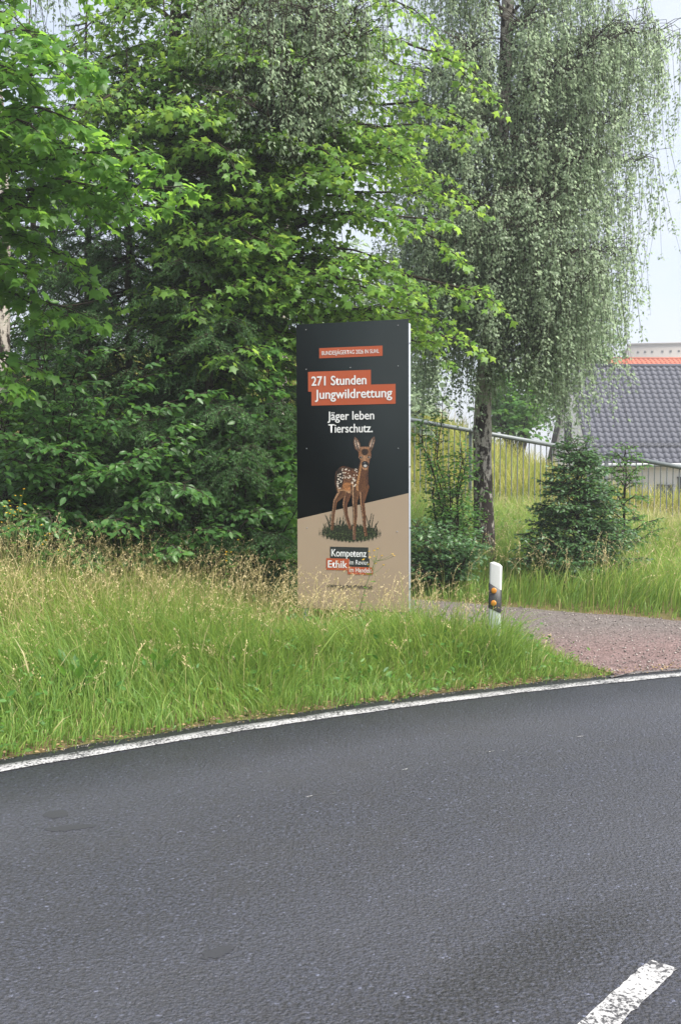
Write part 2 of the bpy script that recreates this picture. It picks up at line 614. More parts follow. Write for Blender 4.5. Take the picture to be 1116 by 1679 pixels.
# ------------------------------------------------------------------ gravel drive
t = NT('gravel')
v = t.coords()
ag = t.voro(v, 42)
agc = t.voro(v, 42, 'F1', 'Color')
sep = t.n.new('ShaderNodeSeparateColor')
t.l.new(agc, sep.inputs[0])
n1 = t.noise(v, 1.6, 4)
base = t.mix(t.ramp(n1, [(.3, 0.0), (.7, 1.0)]), (.122, .103, .099), (.130, .116, .113))
pebble = t.ramp(sep.outputs[0], [(0, .7), (.5, 1.0), (1, 1.4)])
c = t.mix(1.0, base, pebble, 'MULTIPLY')
c = t.mix(t.ramp(ag, [(.4, 0.0), (.9, .6)]), c, (.07, .055, .05))
sx = t.n.new('ShaderNodeSeparateXYZ')
t.l.new(v, sx.inputs[0])
red = t.math('ADD', t.math('MULTIPLY', sx.outputs[1], -1.0), t.math('MULTIPLY', n1, 1.2))
redf = t.ramp(t.math('DIVIDE', t.math('ADD', red, 10.4), 3.0), [(.35, 0.0), (.75, .8)])
c = t.mix(redf, c, t.mix(1.0, (.145, .096, .093), pebble, 'MULTIPLY'))
M['gravel'] = t.done(t.principled(c, .9, .2, 0, t.bump(t.math('MULTIPLY', ag, -1.0), .8, .02)))

nx, nv = 220, 26
xs = np.linspace(-6, 16, nx)
Vd = []
jn = np.convolve(RNG.normal(0, .1, nx + 8), np.ones(5) / 5, 'same')[4:4 + nx]
jf = np.convolve(RNG.normal(0, .1, nx + 8), np.ones(5) / 5, 'same')[4:4 + nx]
for k in range(nv):
    f = k / (nv - 1)
    yn = near_edge(xs) + jn
    road_y = CY + np.sqrt(np.clip((R_EDGE - .04) ** 2 - (xs - CX) ** 2, 0, None))
    yn = np.maximum(yn, road_y)
    yf = far_edge(xs) + jf
    y = yn * (1 - f) + yf * f
    Vd.append(np.stack([xs, y, terrain(xs, y) + .006 + .012 * math.sin(math.pi * f)], 1))
i = np.arange(nv - 1)[:, None] * nx + np.arange(nx - 1)[None, :]
tag(obj('gravel_drive', make_mesh('gravel_drive', np.vstack(Vd), [np.stack([i, i + 1, i + nx + 1, i + nx], -1).reshape(-1, 4)], M['gravel'], None, True)), kind='structure')
# tarmac apron where the drive meets the road
M['apron'] = plain('apron', (.085, .078, .078), .8, .3, 0, .5, 70, .7)
pts = [(1.98, 7.42), (2.25, 7.98), (2.7, 8.12), (3.3, 8.2), (4.2, 8.4), (6, 8.6), (9, 8.75), (9, 9.1)]
gg = Geo()
fx = np.linspace(2.0, 9, 120)
fy = np.interp(fx, [1.95, 2.1, 2.35, 2.7, 3.1, 3.6, 4.4, 6, 9], [7.5, 7.66, 7.8, 7.96, 7.98, 8.2, 8.45, 8.8, 9.3]) + .03 * np.sin(fx * 9) + .02 * np.sin(fx * 23)
ry = CY + np.sqrt((R_EDGE - .03) ** 2 - (fx - CX) ** 2)
V = np.vstack([np.c_[fx, ry, np.full(120, .004)], np.c_[fx, (ry + fy) / 2, np.full(120, .012)], np.c_[fx, fy, np.full(120, .010)]])
i = np.concatenate([np.arange(119), np.arange(119) + 120])
tag(obj('apron', make_mesh('apron', V, [np.stack([i, i + 1, i + 121, i + 120], 1)], M['apron'], None, True)), kind='structure')

# loose stones on the drive and along the asphalt edge
M['stone'] = grass_mat('stone', [(0, (.07, .06, .06)), (.5, (.17, .14, .13)), (1, (.34, .31, .29))], (.2, .2, .2), 0.0)
octa = np.array([[1, 0, 0], [-1, 0, 0], [0, 1, 0], [0, -1, 0], [0, 0, .7], [0, 0, -.7]], float)
octf = np.array([[0, 2, 4], [2, 1, 4], [1, 3, 4], [3, 0, 4], [2, 0, 5], [1, 2, 5], [3, 1, 5], [0, 3, 5]])


def scatter_mesh(name, P, S, tmpl, tf, mat, rg, rnd=None):
    n = len(P)
    a = rg.uniform(0, 6.28, n)
    ca, sa = np.cos(a)[:, None], np.sin(a)[:, None]
    T = tmpl[None] * rg.uniform(.7, 1.3, (n, len(tmpl), 1))
    X = T[..., 0] * ca - T[..., 1] * sa
    Y = T[..., 0] * sa + T[..., 1] * ca
    V = np.stack([X, Y, T[..., 2]], -1) * S[:, None, None] + P[:, None, :]
    Fc = (tf[None] + (np.arange(n) * len(tmpl))[:, None, None]).reshape(-1, tf.shape[1])
    r = rg.uniform(0, 1, n) if rnd is None else rnd
    return make_mesh(name, V.reshape(-1, 3), [Fc], mat, {'rnd': np.repeat(r, len(tmpl))})


rg = np.random.default_rng(21)
sxs = rg.uniform(-.5, 5.5, 4800)
f = rg.uniform(0, 1, 4800)
f = np.where(rg.uniform(0, 1, 4800) < .35, f ** 4, f)
ryy = CY + np.sqrt((R_EDGE - .05) ** 2 - (sxs - CX) ** 2)
syy = np.maximum(near_edge(sxs), ryy) * (1 - f) + far_edge(sxs) * f
P1 = np.stack([sxs, syy, terrain(sxs, syy) + .02], 1)
A = np.radians(rg.uniform(98, 150, 1500))
rr = R_EDGE + np.abs(rg.normal(0, .06, 1500)) - .06
P2 = np.stack([CX + rr * np.cos(A), CY + rr * np.sin(A), np.full(1500, .008)], 1)
P = np.vstack([P1, P2])
tag(obj('loose_gravel', scatter_mesh('loose_gravel', P, np.concatenate([rg.uniform(.003, .012, 4800), rg.uniform(.002, .0055, 1500)]), octa, octf, M['stone'], rg)),
    'loose grey and reddish gravel stones on the drive', 'gravel', kind='stuff')


# ------------------------------------------------------------------ grass
def in_view(P, mx=140, my=200):
    px, py, d = to_px(P)
    return (px > -mx) & (px < W_PX + mx) & (py > -my) & (py < H_PX + my) & (d > 0)


def vnoise(x, y, s, seed=0):
    """cheap smooth noise 0..1"""
    a = np.sin(x * s + 1.7 * np.sin(y * s * .8 + seed)) + np.sin(y * s * 1.3 + 1.9 * np.sin(x * s * .7 + seed * 2)) + np.sin((x + y) * s * .6 + seed)
    return np.clip(a / 6 + .5, 0, 1)


def grass_mesh(name, P, H, Wd, bend, rnd, mat, rg, vary=.12):
    n = len(P)
    az = 9.0 * vnoise(P[:, 0], P[:, 1], 1.7, 6) + rg.normal(0, 1.1, n)
    face = rg.uniform(0, 2 * math.pi, n)
    B = np.stack([np.cos(az), np.sin(az), np.zeros(n)], 1)
    S = np.stack([np.cos(face), np.sin(face), np.zeros(n)], 1)
    ts = np.array([0, .35, .7, 1.0])
    rows = []
    for k, tt in enumerate(ts):
        c = P + np.outer(H * tt * (1 - .25 * bend * tt * tt), [0, 0, 1]) + B * (H * bend * .75 * tt ** 2.2)[:, None]
        w = Wd * (1.0, .95, .65, 0)[k] / 2
        if k < 3:
            rows += [c - S * w[:, None], c + S * w[:, None]]
        else:
            rows += [c]
    V = np.stack(rows, 1)
    o = (np.arange(n) * 7)[:, None]
    q = np.concatenate([o + np.array([[0, 1, 3, 2]]), o + np.array([[2, 3, 5, 4]])])
    tr = o + np.array([[4, 5, 6]])
    att = np.clip(np.repeat(rnd[:, None], 7, 1) + np.array([-.06, -.06, 0, 0, .05, .05, .1])[None], 0, 1)
    return make_mesh(name, V.reshape(-1, 3), [q, tr], mat, {'rnd': att.ravel()})


def verge_points(n, rg):
    x = rg.uniform(-4.6, 2.25, n)
    y = rg.uniform(2.2, 12.4, n)
    s = np.hypot(x - CX, y - CY) - R_EDGE
    edge = near_edge(x) - y
    k = (s > -.05 + .09 * rg.uniform(-1, 1, n) + .05 * np.sin(x * 7 + y * 3)) & (s < 4.9) & (edge > -.15 * rg.uniform(-.6, 1, n))
    x, y, s, edge = x[k], y[k], s[k], edge[k]
    P = np.stack([x, y, terrain(x, y)], 1)
    m = in_view(P, 260, 400)
    return P[m], s[m], edge[m]


rg = np.random.default_rng(33)
P, s, edge = verge_points(250000, rg)
n = len(P)
cl = vnoise(P[:, 0], P[:, 1], 3.3, 2)
cl2 = vnoise(P[:, 0], P[:, 1], 9.0, 5)
keep = rg.uniform(0, 1, n) < (.55 + .45 * cl2) * ss(-.06, .25, s + .06)
P, s, edge, cl, cl2 = P[keep], s[keep], edge[keep], cl[keep], cl2[keep]
n = len(P)
Hh = (.13 + .34 * ss(.1, 1.0, s)) * (.6 + .6 * cl) * rg.uniform(.55, 1.25, n) * (.55 + .45 * ss(0, .9, edge)) * np.interp(P[:, 0], [.2, 1.2, 2.2], [1, .85, .45]) * (1 - .42 * ss(-1.1, -.3, P[:, 0]) * ss(.7, 1.5, s)) * (1 - .5 * ss(.4, .9, P[:, 0]) * ss(8.3, 8.9, P[:, 1]))
rnd = np.clip(.15 + .26 * ss(1.1, 2.8, s) * (.5 + cl) + rg.normal(0, .15, n) + .25 * (ss(.5, 0, edge)) + (rg.uniform(0, 1, n) < .09 + .13 * ss(.9, 2.2, s)) * .5 - .1 * (cl2 - .5), 0, 1)
near_post = np.exp(-(((P[:, 0] - 1.18) / .32) ** 2 + ((P[:, 1] - 7.9) / .35) ** 2))
Hh = np.maximum(Hh, (.18 + .24 * rg.uniform(0, 1, n)) * near_post * 1.5)
tuft = rg.uniform(0, 1, n) < .1 * (.3 + cl2)
Hh = np.where(tuft, Hh * 1.45, Hh)
rnd = np.where((P[:, 0] < -1.2) & (s > 1.9), np.clip(rnd + .06, 0, 1), rnd)
tag(obj('verge_grass', grass_mesh('verge_grass', P, Hh, rg.uniform(.0035, .008, n) * np.where(rg.uniform(0, 1, n) < .15, 1.8, 1), rg.uniform(.1, 1.25, n), rnd, M['grass'], rg)),
    'tall green and straw grass on the roadside verge', 'grass', kind='stuff')


P, s, edge = verge_points(22000, rg)
k = rg.uniform(0, 1, len(P)) < .25 + .75 * (vnoise(P[:, 0], P[:, 1], 2.4, 9) > .55)
P, s = P[k], s[k]
WEED_P, WEED_S = P, s


def seed_stalks(name, P, H, mat, rg, spk=12, sw=.0022, sl=.014):
    """thin stalks that arch over with a loose panicle of spikelets"""
    n = len(P)
    az = rg.uniform(0, 6.283, n)
    B = np.stack([np.cos(az), np.sin(az), np.zeros(n)], 1)
    bend = rg.uniform(.1, .9, n)
    ts = np.array([0, .3, .55, .8, 1.0])

    def curve(tt):
        tt = np.asarray(tt)
        return P + np.outer(H, [0, 0, 1]) * (tt - .3 * bend * tt ** 4)[..., None] + B * (H * bend * .8 * tt ** 3)[:, None]
    S = np.stack([-np.sin(az + .8), np.cos(az + .8), np.zeros(n)], 1)
    rows = []
    for tt in ts:
        c = curve(np.full(n, tt))
        rows += [c - S * sw / 2, c + S * sw / 2]
    V1 = np.stack(rows, 1)
    o = (np.arange(n) * 10)[:, None]
    q = np.concatenate([o + np.array([[2 * k, 2 * k + 1, 2 * k + 3, 2 * k + 2]]) for k in range(4)])
    r = rg.uniform(0, 1, n)
    a1 = np.repeat(r * .5, 10)
    VV, QQ, AA, off = [V1.reshape(-1, 3)], [q], [a1], n * 10
    for k in range(spk):
        tt = np.clip(.76 + .24 * k / (spk - 1) + rg.normal(0, .01, n), 0, 1)
        c = curve(tt)
        out = rg.normal(0, 1, (n, 3)) * np.array([1, 1, .3])
        out /= np.linalg.norm(out, axis=1, keepdims=True)
        ax = out * .6 + np.array([0, 0, .55]) + B * .4
        sd_ = np.cross(ax, rg.normal(0, 1, (n, 3)))
        sd_ /= np.linalg.norm(sd_, axis=1, keepdims=True) + 1e-6
        L = sl * rg.uniform(.7, 1.4, n)
        p0 = c + out * (.004 * rg.uniform(0, 2.4, n))[:, None]
        V = np.stack([p0, p0 + ax * (L * .5)[:, None] + sd_ * (L * .17)[:, None], p0 + ax * L[:, None], p0 + ax * (L * .5)[:, None] - sd_ * (L * .17)[:, None]], 1)
        VV.append(V.reshape(-1, 3))
        QQ.append((off + np.arange(n) * 4)[:, None] + np.array([[0, 1, 2, 3]]))
        AA.append(np.repeat(np.clip(.35 + r * .6, 0, 1), 4))
        off += n * 4
    return make_mesh(name, np.vstack(VV), [np.concatenate(QQ)], mat, {'rnd': np.concatenate(AA)})


P, s, edge = verge_points(15000, rg)
k = (s > .3) & (rg.uniform(0, 1, len(P)) < (ss(.5, 2.4, s) * .85 + .13) * (1 - .55 * ss(-.7, -.4, P[:, 0])))
P, s = P[k], s[k]
Hs = (.40 + .34 * ss(.8, 2.8, s)) * rg.uniform(.7, 1.2, len(P)) * np.interp(P[:, 0], [.3, 1.3, 2.2], [1, .8, .5])
xe, ye = rg.uniform(-.75, 1.0, 150), rg.uniform(7.7, 8.75, 150)
Pe = np.stack([xe, ye, terrain(xe, ye)], 1)
Pe = Pe[ye < 9.0 - .34 * (xe + .37) - .12]
P = np.vstack([P, Pe])
Hs = np.concatenate([Hs, rg.uniform(.38, .74, len(Pe))])
tag(obj('seeding_grass', seed_stalks('seeding_grass', P, Hs, M['seed'], rg, 13, .0026, .017)),
    'straw coloured seed heads standing above the verge grass', 'grass', kind='stuff')

# bank between drive and fence, meadow behind the fence, left-hand undergrowth floor
x = rg.uniform(-1, 9, 60000)
y = 9.6 + 11 * rg.uniform(0, 1, 60000) ** 1.3
dfe = y - far_edge(x)
k = (dfe > -.05) & (rg.uniform(0, 1, len(x)) < .25 + .75 * ss(.0, .3, dfe))
P = np.stack([x, y, terrain(x, y)], 1)[k]
dfe = dfe[k]
k = in_view(P, 330, 60)
P, dfe = P[k], dfe[k]
n = len(P)
cl = vnoise(P[:, 0], P[:, 1], 2.6, 8)
Hh = (.12 + .36 * ss(0, .7, dfe)) * (.5 + .8 * cl) * rg.uniform(.5, 1.3, n)
rnd = np.clip(.16 + .3 * ss(5, 8.5, dfe) + .2 * (cl - .3) + rg.normal(0, .15, n) + .18 * ss(3.2, 5.5, P[:, 0]) + (rg.uniform(0, 1, n) < .08) * .4, 0, 1)
tag(obj('bank_grass', grass_mesh('bank_grass', P, Hh, rg.uniform(.007, .014, n), rg.uniform(.2, 1.0, n), rnd, M['grass'], rg)),
    'long grass on the bank between gravel drive and fence', 'grass', kind='stuff')
x = rg.uniform(-.5, 7.5, 2400)
y = rg.uniform(9.8, 19.5, 2400)
dfe = y - far_edge(x)
P = np.stack([x, y, terrain(x, y)], 1)[(dfe > .08) & (rg.uniform(0, 1, 2400) < 1.1 - .1 * dfe)]
P = P[in_view(P, 40, 40)]
tag(obj('bank_seed_heads', seed_stalks('bank_seed_heads', P, rg.uniform(.45, .85, len(P)), M['seed'], rg, 12, .003, .02)),
    'pale seed heads arching beside the gravel drive', 'grass', kind='stuff')

x = rg.uniform(-7, 16, 40000)
y = 20.4 + 13 * rg.uniform(0, 1, 40000) ** 1.5
P = np.stack([x, y, terrain(x, y)], 1)
P = P[in_view(P, 40, 40)]
n = len(P)
cl = vnoise(P[:, 0], P[:, 1], 1.1, 3)
Hh = (.55 + .5 * cl) * rg.uniform(.5, 1.2, n)
rnd = np.clip(.1 + .5 * cl + rg.normal(0, .2, n) + .2 * ss(24, 30, P[:, 1]), 0, 1)
tag(obj('meadow_grass', grass_mesh('meadow_grass', P, Hh, rg.uniform(.016, .036, n), rg.uniform(.1, .7, n), rnd, M['meadow'], rg)),
    'tall yellow green meadow grass on the slope behind the fence', 'grass', kind='stuff')


# ------------------------------------------------------------------ plants: generators
def unit(v):
    v = np.asarray(v, float)
    return v / (np.linalg.norm(v, axis=-1, keepdims=True) + 1e-9)


def hside(T):
    h = math.hypot(T[0], T[1]) + 1e-9
    return np.array([T[1] / h, -T[0] / h, 0.0])


MAPLE = np.array([[0, .32, .02], [0, 0, 0], [.29, -.05, -.05], [.27, .19, -.03], [.56, .50, -.12], [.33, .49, -.04], [.21, .60, -.02], [0, 1.0, -.14],
                  [-.21, .60, -.02], [-.33, .49, -.04], [-.56, .50, -.12], [-.27, .19, -.03], [-.29, -.05, -.05]], float)
MAPLE = MAPLE[[0, 1, 2, 3, 4, 6, 7, 8, 10, 11, 12]]
MAPLE_F = np.array([[0, k, k + 1] for k in range(1, 10)] + [[0, 10, 1]])
MAPLE_S = np.array([[0, .34, .03], [0, 0, 0], [.40, .02, -.06], [.30, .30, -.02], [.52, .56, -.12], [.17, .60, 0], [0, 1.0, -.14], [-.17, .60, 0], [-.52, .56, -.12], [-.30, .30, -.02], [-.40, .02, -.06]], float)[[0, 1, 3, 4, 5, 6, 7, 8, 9]]
MAPLE_SF = np.array([[0, k, k + 1] for k in range(1, 8)] + [[0, 8, 1]])
OVATE = np.array([[0, 0, 0], [.24, .28, .06], [.25, .58, .04], [0, 1, -.1], [-.25, .58, .04], [-.24, .28, .06]], float)
OVATE_F = np.array([[0, 1, 2], [0, 2, 3], [0, 3, 4], [0, 4, 5]])
RHOMB = np.array([[0, 0, 0], [.34, .42, .08], [0, 1, -.05], [-.34, .42, .08]], float)
RHOMB_F = np.array([[0, 1, 2], [0, 2, 3]])


def leaf_frames(P, D, N):
    D = unit(D)
    N = unit(N - (N * D).sum(1, keepdims=True) * D)
    return np.stack([np.cross(D, N), D, N], 1)          # rows: side, axis, normal


def leaves_mesh(name, P, D, N, S, tmpl, tf, mat, rnd):
    B = leaf_frames(P, D, N)
    V = P[:, None, :] + S[:, None, None] * np.einsum('vk,nkj->nvj', tmpl, B)
    n, k = len(P), len(tmpl)
    Fc = (tf[None] + (np.arange(n) * k)[:, None, None]).reshape(-1, tf.shape[1])
    return make_mesh(name, V.reshape(-1, 3), [Fc], mat, {'rnd': np.repeat(rnd, k)})


T3, T5 = np.linspace(0, 1, 3)[:, None], np.linspace(0, 1, 5)[:, None]
LIN3, LIN5 = np.linspace(.003, .0015, 3), np.linspace(.006, .002, 5)


class Plant:
    def __init__(self, seed):
        self.rg = np.random.default_rng(seed)
        self.wood = Geo()
        self.P, self.D, self.N, self.S = [], [], [], []
        self.Q, self.Tn, self.subwood = {}, [], True

    def poly(self, p0, p1, n=9, arch=0.0, wob=.03):
        p0, p1 = np.asarray(p0, float), np.asarray(p1, float)
        tt = np.linspace(0, 1, n)[:, None]
        L = np.linalg.norm(p1 - p0)
        P = p0 + (p1 - p0) * tt + np.array([0, 0, 1]) * arch * 4 * tt * (1 - tt)
        w = self.rg.normal(0, wob * L, (n, 3))
        w[0] = w[-1] = 0
        w = (w + np.roll(w, 1, 0)) / 2
        w[0] = 0
        return P + w

    def limb(self, p0, p1, r0, r1=.006, k=5, **kw):
        P = self.poly(p0, p1, **kw)
        self.wood.tube(P, np.linspace(r0, r1, len(P)), k)
        return P

    def leaf(self, p, d, n, s):
        self.P.append(p); self.D.append(d); self.N.append(n); self.S.append(s); self.Tn.append(np.zeros(1))

    def leaves_on(self, P, T, spacing, size, droop=.35, flat=.45, petiole=.03):
        d = P[-1] - P[0]
        self.Q.setdefault((len(P), size, droop, flat, petiole), []).append((P, T, max(2, int(math.sqrt(d @ d) / spacing))))

    def flush(self):
        for (n, size, droop, flat, petiole), lst in self.Q.items():
            P = np.stack([a for a, _, _ in lst])
            T = np.stack([b for _, b, _ in lst])
            m = np.array([c for _, _, c in lst])
            k = np.repeat(np.arange(len(lst)), m)
            o = np.arange(m.sum()) - np.repeat(np.cumsum(m) - m, m)
            idx = (.15 + .85 * o / (m[k] - 1)) * (n - 1)
            i0 = np.minimum(idx.astype(int), n - 2)
            pts = P[k, i0] + (P[k, i0 + 1] - P[k, i0]) * (idx - i0)[:, None]
            side = unit(np.cross(T, [0, 0, 1.0]))[k]
            sg = np.where(o % 2 == 0, 1.0, -1.0)[:, None]
            D = unit(T[k] * .6 + side * sg * .8 + np.array([0, 0, -droop]) + self.rg.normal(0, .3, (len(k), 3)))
            self.P.append(pts + D * petiole); self.D.append(D)
            self.N.append(np.array([0, -.42, .9]) + self.rg.normal(0, flat, (len(k), 3)))   # leaves turn towards the open, lit road side
            self.S.append(size * self.rg.uniform(.6, 1.2, len(k)))
            self.Tn.append(self.rg.normal(0, .16, len(lst))[k])
        self.Q = {}

    def spray(self, poly, ntw, twig, t0=.2, sub=5, spacing=.05, size=.1, droop=.35, flat=.45, petiole=.04, up=.1):
        rg = self.rg
        n = len(poly)
        sg = 1
        for t_ in np.linspace(t0, 1, ntw):
            idx = min(t_ * (n - 1) + rg.uniform(-.2, .2), n - 1.001)
            idx = max(idx, 0)
            i0 = int(idx)
            p = poly[i0] + (poly[i0 + 1] - poly[i0]) * (idx - i0)
            T = unit(poly[i0 + 1] - poly[i0])
            side = hside(T)
            sg = -sg
            d = unit(T * rg.uniform(.35, .9) + side * sg * rg.uniform(.5, 1) + np.array([0, 0, rg.uniform(-.35, .3) + up]))
            if t_ > .97: d = unit(T + rg.normal(0, .15, 3))
            L = twig * rg.uniform(.6, 1.15) * (1.05 - .45 * t_)
            tt = T5
            P = p + d * L * tt + np.array([0, 0, -1]) * L * .28 * tt ** 2 + rg.normal(0, .012, (5, 3)) * tt
            self.wood.thin(P[::2], LIN5[::2])
            self.leaves_on(P, d, spacing, size, droop, flat, petiole)
            s2 = hside(d)
            for j in range(sub):
                f = rg.uniform(.25, .95)
                q = p + d * L * f + np.array([0, 0, -1]) * L * .28 * f * f
                e = unit(d * .6 + s2 * (1 if j % 2 else -1) * rg.uniform(.5, 1) + np.array([0, 0, rg.uniform(-.3, .25)]))
                l2 = L * .45 * rg.uniform(.6, 1.1)
                t3 = T3
                Q = q + e * l2 * t3 + np.array([0, 0, -1]) * l2 * .25 * t3 ** 2
                if self.subwood: self.wood.thin(Q[::2], LIN3[::2])
                self.leaves_on(Q, e, spacing, size, droop, flat, petiole)

    def strand(self, p, d, L, spacing, size, sway=.06):
        rg = self.rg
        m = 4
        tt = np.linspace(0, 1, m)[:, None]
        off = rg.normal(0, sway * (1 + L), 3) * np.array([1, 1, 0])
        P = p + d * (.16 * L) * (1 - (1 - tt) ** 3) + np.array([0, 0, -1]) * L * tt ** 1.15 + off * tt ** 1.5 + rg.normal(0, .01, (m, 3)) * tt
        self.wood.thin(P, np.linspace(.0035, .0015, m))
        k = max(3, int(L / spacing))
        f = np.clip(rg.choice(rg.uniform(.05, 1, max(3, k // 5)), k) + rg.normal(0, .035, k), .03, 1)
        idx = f * (m - 1)
        i0 = np.minimum(idx.astype(int), m - 2)
        pts = P[i0] + (P[i0 + 1] - P[i0]) * (idx - i0)[:, None]
        az = rg.uniform(0, 6.283, k)
        out = np.stack([np.cos(az), np.sin(az), np.zeros(k)], 1)
        D = unit(out * rg.uniform(.4, 1.2, (k, 1)) + np.array([0, 0, -.8]))
        N = out + np.array([0, 0, .5]) + rg.normal(0, .5, (k, 3))
        S = size * rg.uniform(.6, 1.25, k)
        pts = pts + out * (rg.uniform(.0, .10, k) * rg.uniform(.2, 1.2))[:, None]
        self.P.append(pts); self.D.append(D); self.N.append(N); self.S.append(S)
        self.Tn.append(np.full(k, rg.normal(0, .2)))

    def arrays(self):
        self.flush()
        return (np.vstack([np.atleast_2d(a) for a in self.P]), np.vstack([np.atleast_2d(a) for a in self.D]),
                np.vstack([np.atleast_2d(a) for a in self.N]), np.concatenate([np.atleast_1d(a) for a in self.S]))

    def finish(self, root, tmpl, tf, mat, wood_mat, singles=0, crown='crown', shade=None, mass=None):
        """parts: branches and the crown; the leaves that show largest are objects of their own"""
        base = np.array(root.location)
        P, D, N, S = self.arrays()
        r = np.clip(self.rg.normal(.5, .17, len(P)) + np.concatenate(self.Tn), 0, 1)
        if shade is not None: r = np.clip(r + shade(P), 0, 1)
        single = np.zeros(len(P), bool)
        if singles:
            px, py, d = to_px(P)
            vis = (px > 0) & (px < W_PX) & (py > 0) & (py < H_PX)
            score = np.where(vis, S / d, 0)
            # nearest to the lens first: leaves in front of the rest
            score = score * (1 + 2.0 * ss(np.percentile(d, 40), np.percentile(d, 2), d))
            single[np.argsort(-score)[:singles]] = True
        m = ~single
        co = obj(crown, leaves_mesh(crown, P[m] - base, D[m], N[m], S[m], *(mass or (tmpl, tf)), mat, r[m]), root)
        tag(co, kind='stuff')
        w = self.wood.build('branches', wood_mat, root, smooth=True)
        w.data.transform(__import__('mathutils').Matrix.Translation(-Vector(base)))
        if singles:
            B = leaf_frames(P[single], D[single], N[single])
            shared = [make_mesh('leaf', tmpl, [tf], mat, {'rnd': np.full(len(tmpl), q)}) for q in (.25, .4, .55, .7, .9)]
            for i_, (p, b, s_, q) in enumerate(zip(P[single] - base, B, S[single], r[single])):
                o = bpy.data.objects.new('leaf', shared[min(4, int(q * 5))])
                from mathutils import Matrix
                mt = Matrix(((b[0][0], b[1][0], b[2][0]), (b[0][1], b[1][1], b[2][1]), (b[0][2], b[1][2], b[2][2])))
                o.rotation_euler = mt.to_euler()
                o.location = p
                o.scale = (s_, s_, s_)
                link(o, co)
        return co


def trunk_pts(pts, extra=None):
    return np.array([at(*p) for p in pts])


def smooth_path(P, n=24):
    P = np.asarray(P, float)
    s_ = np.linspace(0, len(P) - 1, n)
    out = []
    for u in s_:
        i = min(int(u), len(P) - 2)
        f_ = u - i
        p0, p1, p2, p3 = P[max(i - 1, 0)], P[i], P[i + 1], P[min(i + 2, len(P) - 1)]
        out.append(.5 * ((2 * p1) + (-p0 + p2) * f_ + (2 * p0 - 5 * p1 + 4 * p2 - p3) * f_ ** 2 + (-p0 + 3 * p1 - 3 * p2 + p3) * f_ ** 3))
    return np.array(out)


def make_trunk(root, P, R, mat, k=12, seed=0):
    """trunk part, in root space, with a flare at the foot and a slightly uneven girth"""
    rg = np.random.default_rng(seed)
    P = smooth_path(P, 40)
    R = np.interp(np.linspace(0, 1, 40), np.linspace(0, 1, len(R)), R)
    R = R * (1 + rg.normal(0, .03, 40))
    g = Geo()
    g.tube(P - np.array(root.location), R, k)
    return g.build('trunk', mat, root, smooth=True)


def near_trunk(P, z):
    i = np.argmin(abs(P[:, 2] - z))
    return P[i]


# ---- the sycamore maple whose branches reach over the signboard
bx, by = -2.0, 11.6
root = empty('maple_tree', (bx, by, tz(bx, by)), label='bright green maple with long branches reaching over the signboard', cat='tree')
TP = np.array([[bx, by, tz(bx, by) - .2], [bx + .02, by, 1.6], [bx - .02, by, 3.4], [bx + .1, by + .05, 5.4], [bx + .25, by, 7.6], [bx + .3, by, 9.6]])
make_trunk(root, TP, [.17, .12, .09, .075, .05, .02], M['bark'], 12, 1)
TS = smooth_path(TP, 60)
pl = Plant(101)
tips = [(792, 492, 10.0, .30), (778, 118, 10.4, .32), (705, 215, 10.5, .2), (700, 400, 10.2, .25), (740, 300, 11.2, .3), (700, 560, 10.6, .15), (745, 545, 10.9, .2),
        (600, 110, 10.0, .3), (640, 250, 10.3, .2), (585, 330, 10.1, .2), (500, 480, 10.2, .15), (590, 480, 10.6, .12), (620, 420, 9.9, .15), (440, 430, 10.2, .1), (520, 400, 10.8, .1),
        (680, 20, 10.6, .4), (540, 20, 11.4, .4), (660, 110, 10.9, .3), (690, 320, 10.8, .2), (740, 200, 10.9, .25), (560, 200, 10.9, .2), (480, 250, 11.2, .2), (650, 510, 10.3, .12),
        (560, 560, 11.0, .1), (480, 600, 11.2, .1), (420, 560, 11.3, .1),
        (330, 300, 10.6, .1), (380, 240, 10.5, .1), (300, 130, 10.5, .2), (250, 260, 10.9, .2), (170, 230, 11.6, .2), (400, 60, 10.8, .3), (270, 20, 10.7, .3), (130, 60, 11.4, .3), (350, 400, 11, .1), (410, 330, 10.6, .1), (330, 60, 10.9, .3), (200, 40, 11.0, .3), (120, 150, 11.3, .3), (380, 160, 11.2, .2), (230, 180, 10.7, .3),
        (620, -140, 10.6, .4), (480, -200, 11.2, .4), (300, -250, 11, .4), (120, -150, 11.2, .4), (700, -120, 11.4, .4), (400, -350, 11.6, .5), (560, -330, 11.6, .5)]
rgm = np.random.default_rng(5)
for k in range(30):
    tips.append((rgm.uniform(300, 700), rgm.uniform(60, 520), rgm.uniform(9.7, 10.6), .12))
for k in range(18):
    tips.append((rgm.uniform(320, 560), rgm.uniform(170, 570), rgm.uniform(9.5, 10.1), .1))
for k in range(10):
    tips.append((rgm.uniform(60, 330), rgm.uniform(40, 330), rgm.uniform(10.4, 11.2), .2))
for px_, py_, d_, ar in tips:
    tip = at(px_, py_, d_)
    st = near_trunk(TS, tip[2] + pl.rg.uniform(-.1, .9) - .25)
    Lb = np.linalg.norm(tip - st)
    Pb = pl.limb(st, tip, .022 + .008 * Lb, .006, 5, n=10, arch=ar, wob=.025)
    pl.spray(Pb, int(5 + 4.8 * Lb), .62, .18, 7, .05, .084, .5, .6, .04)
co = pl.finish(root, MAPLE, MAPLE_F, M['maple_leaf'], M['twig'], 300, shade=lambda P: .2 * ss(-.6, 1.2, P[:, 0]) - .08, mass=(MAPLE_S, MAPLE_SF))

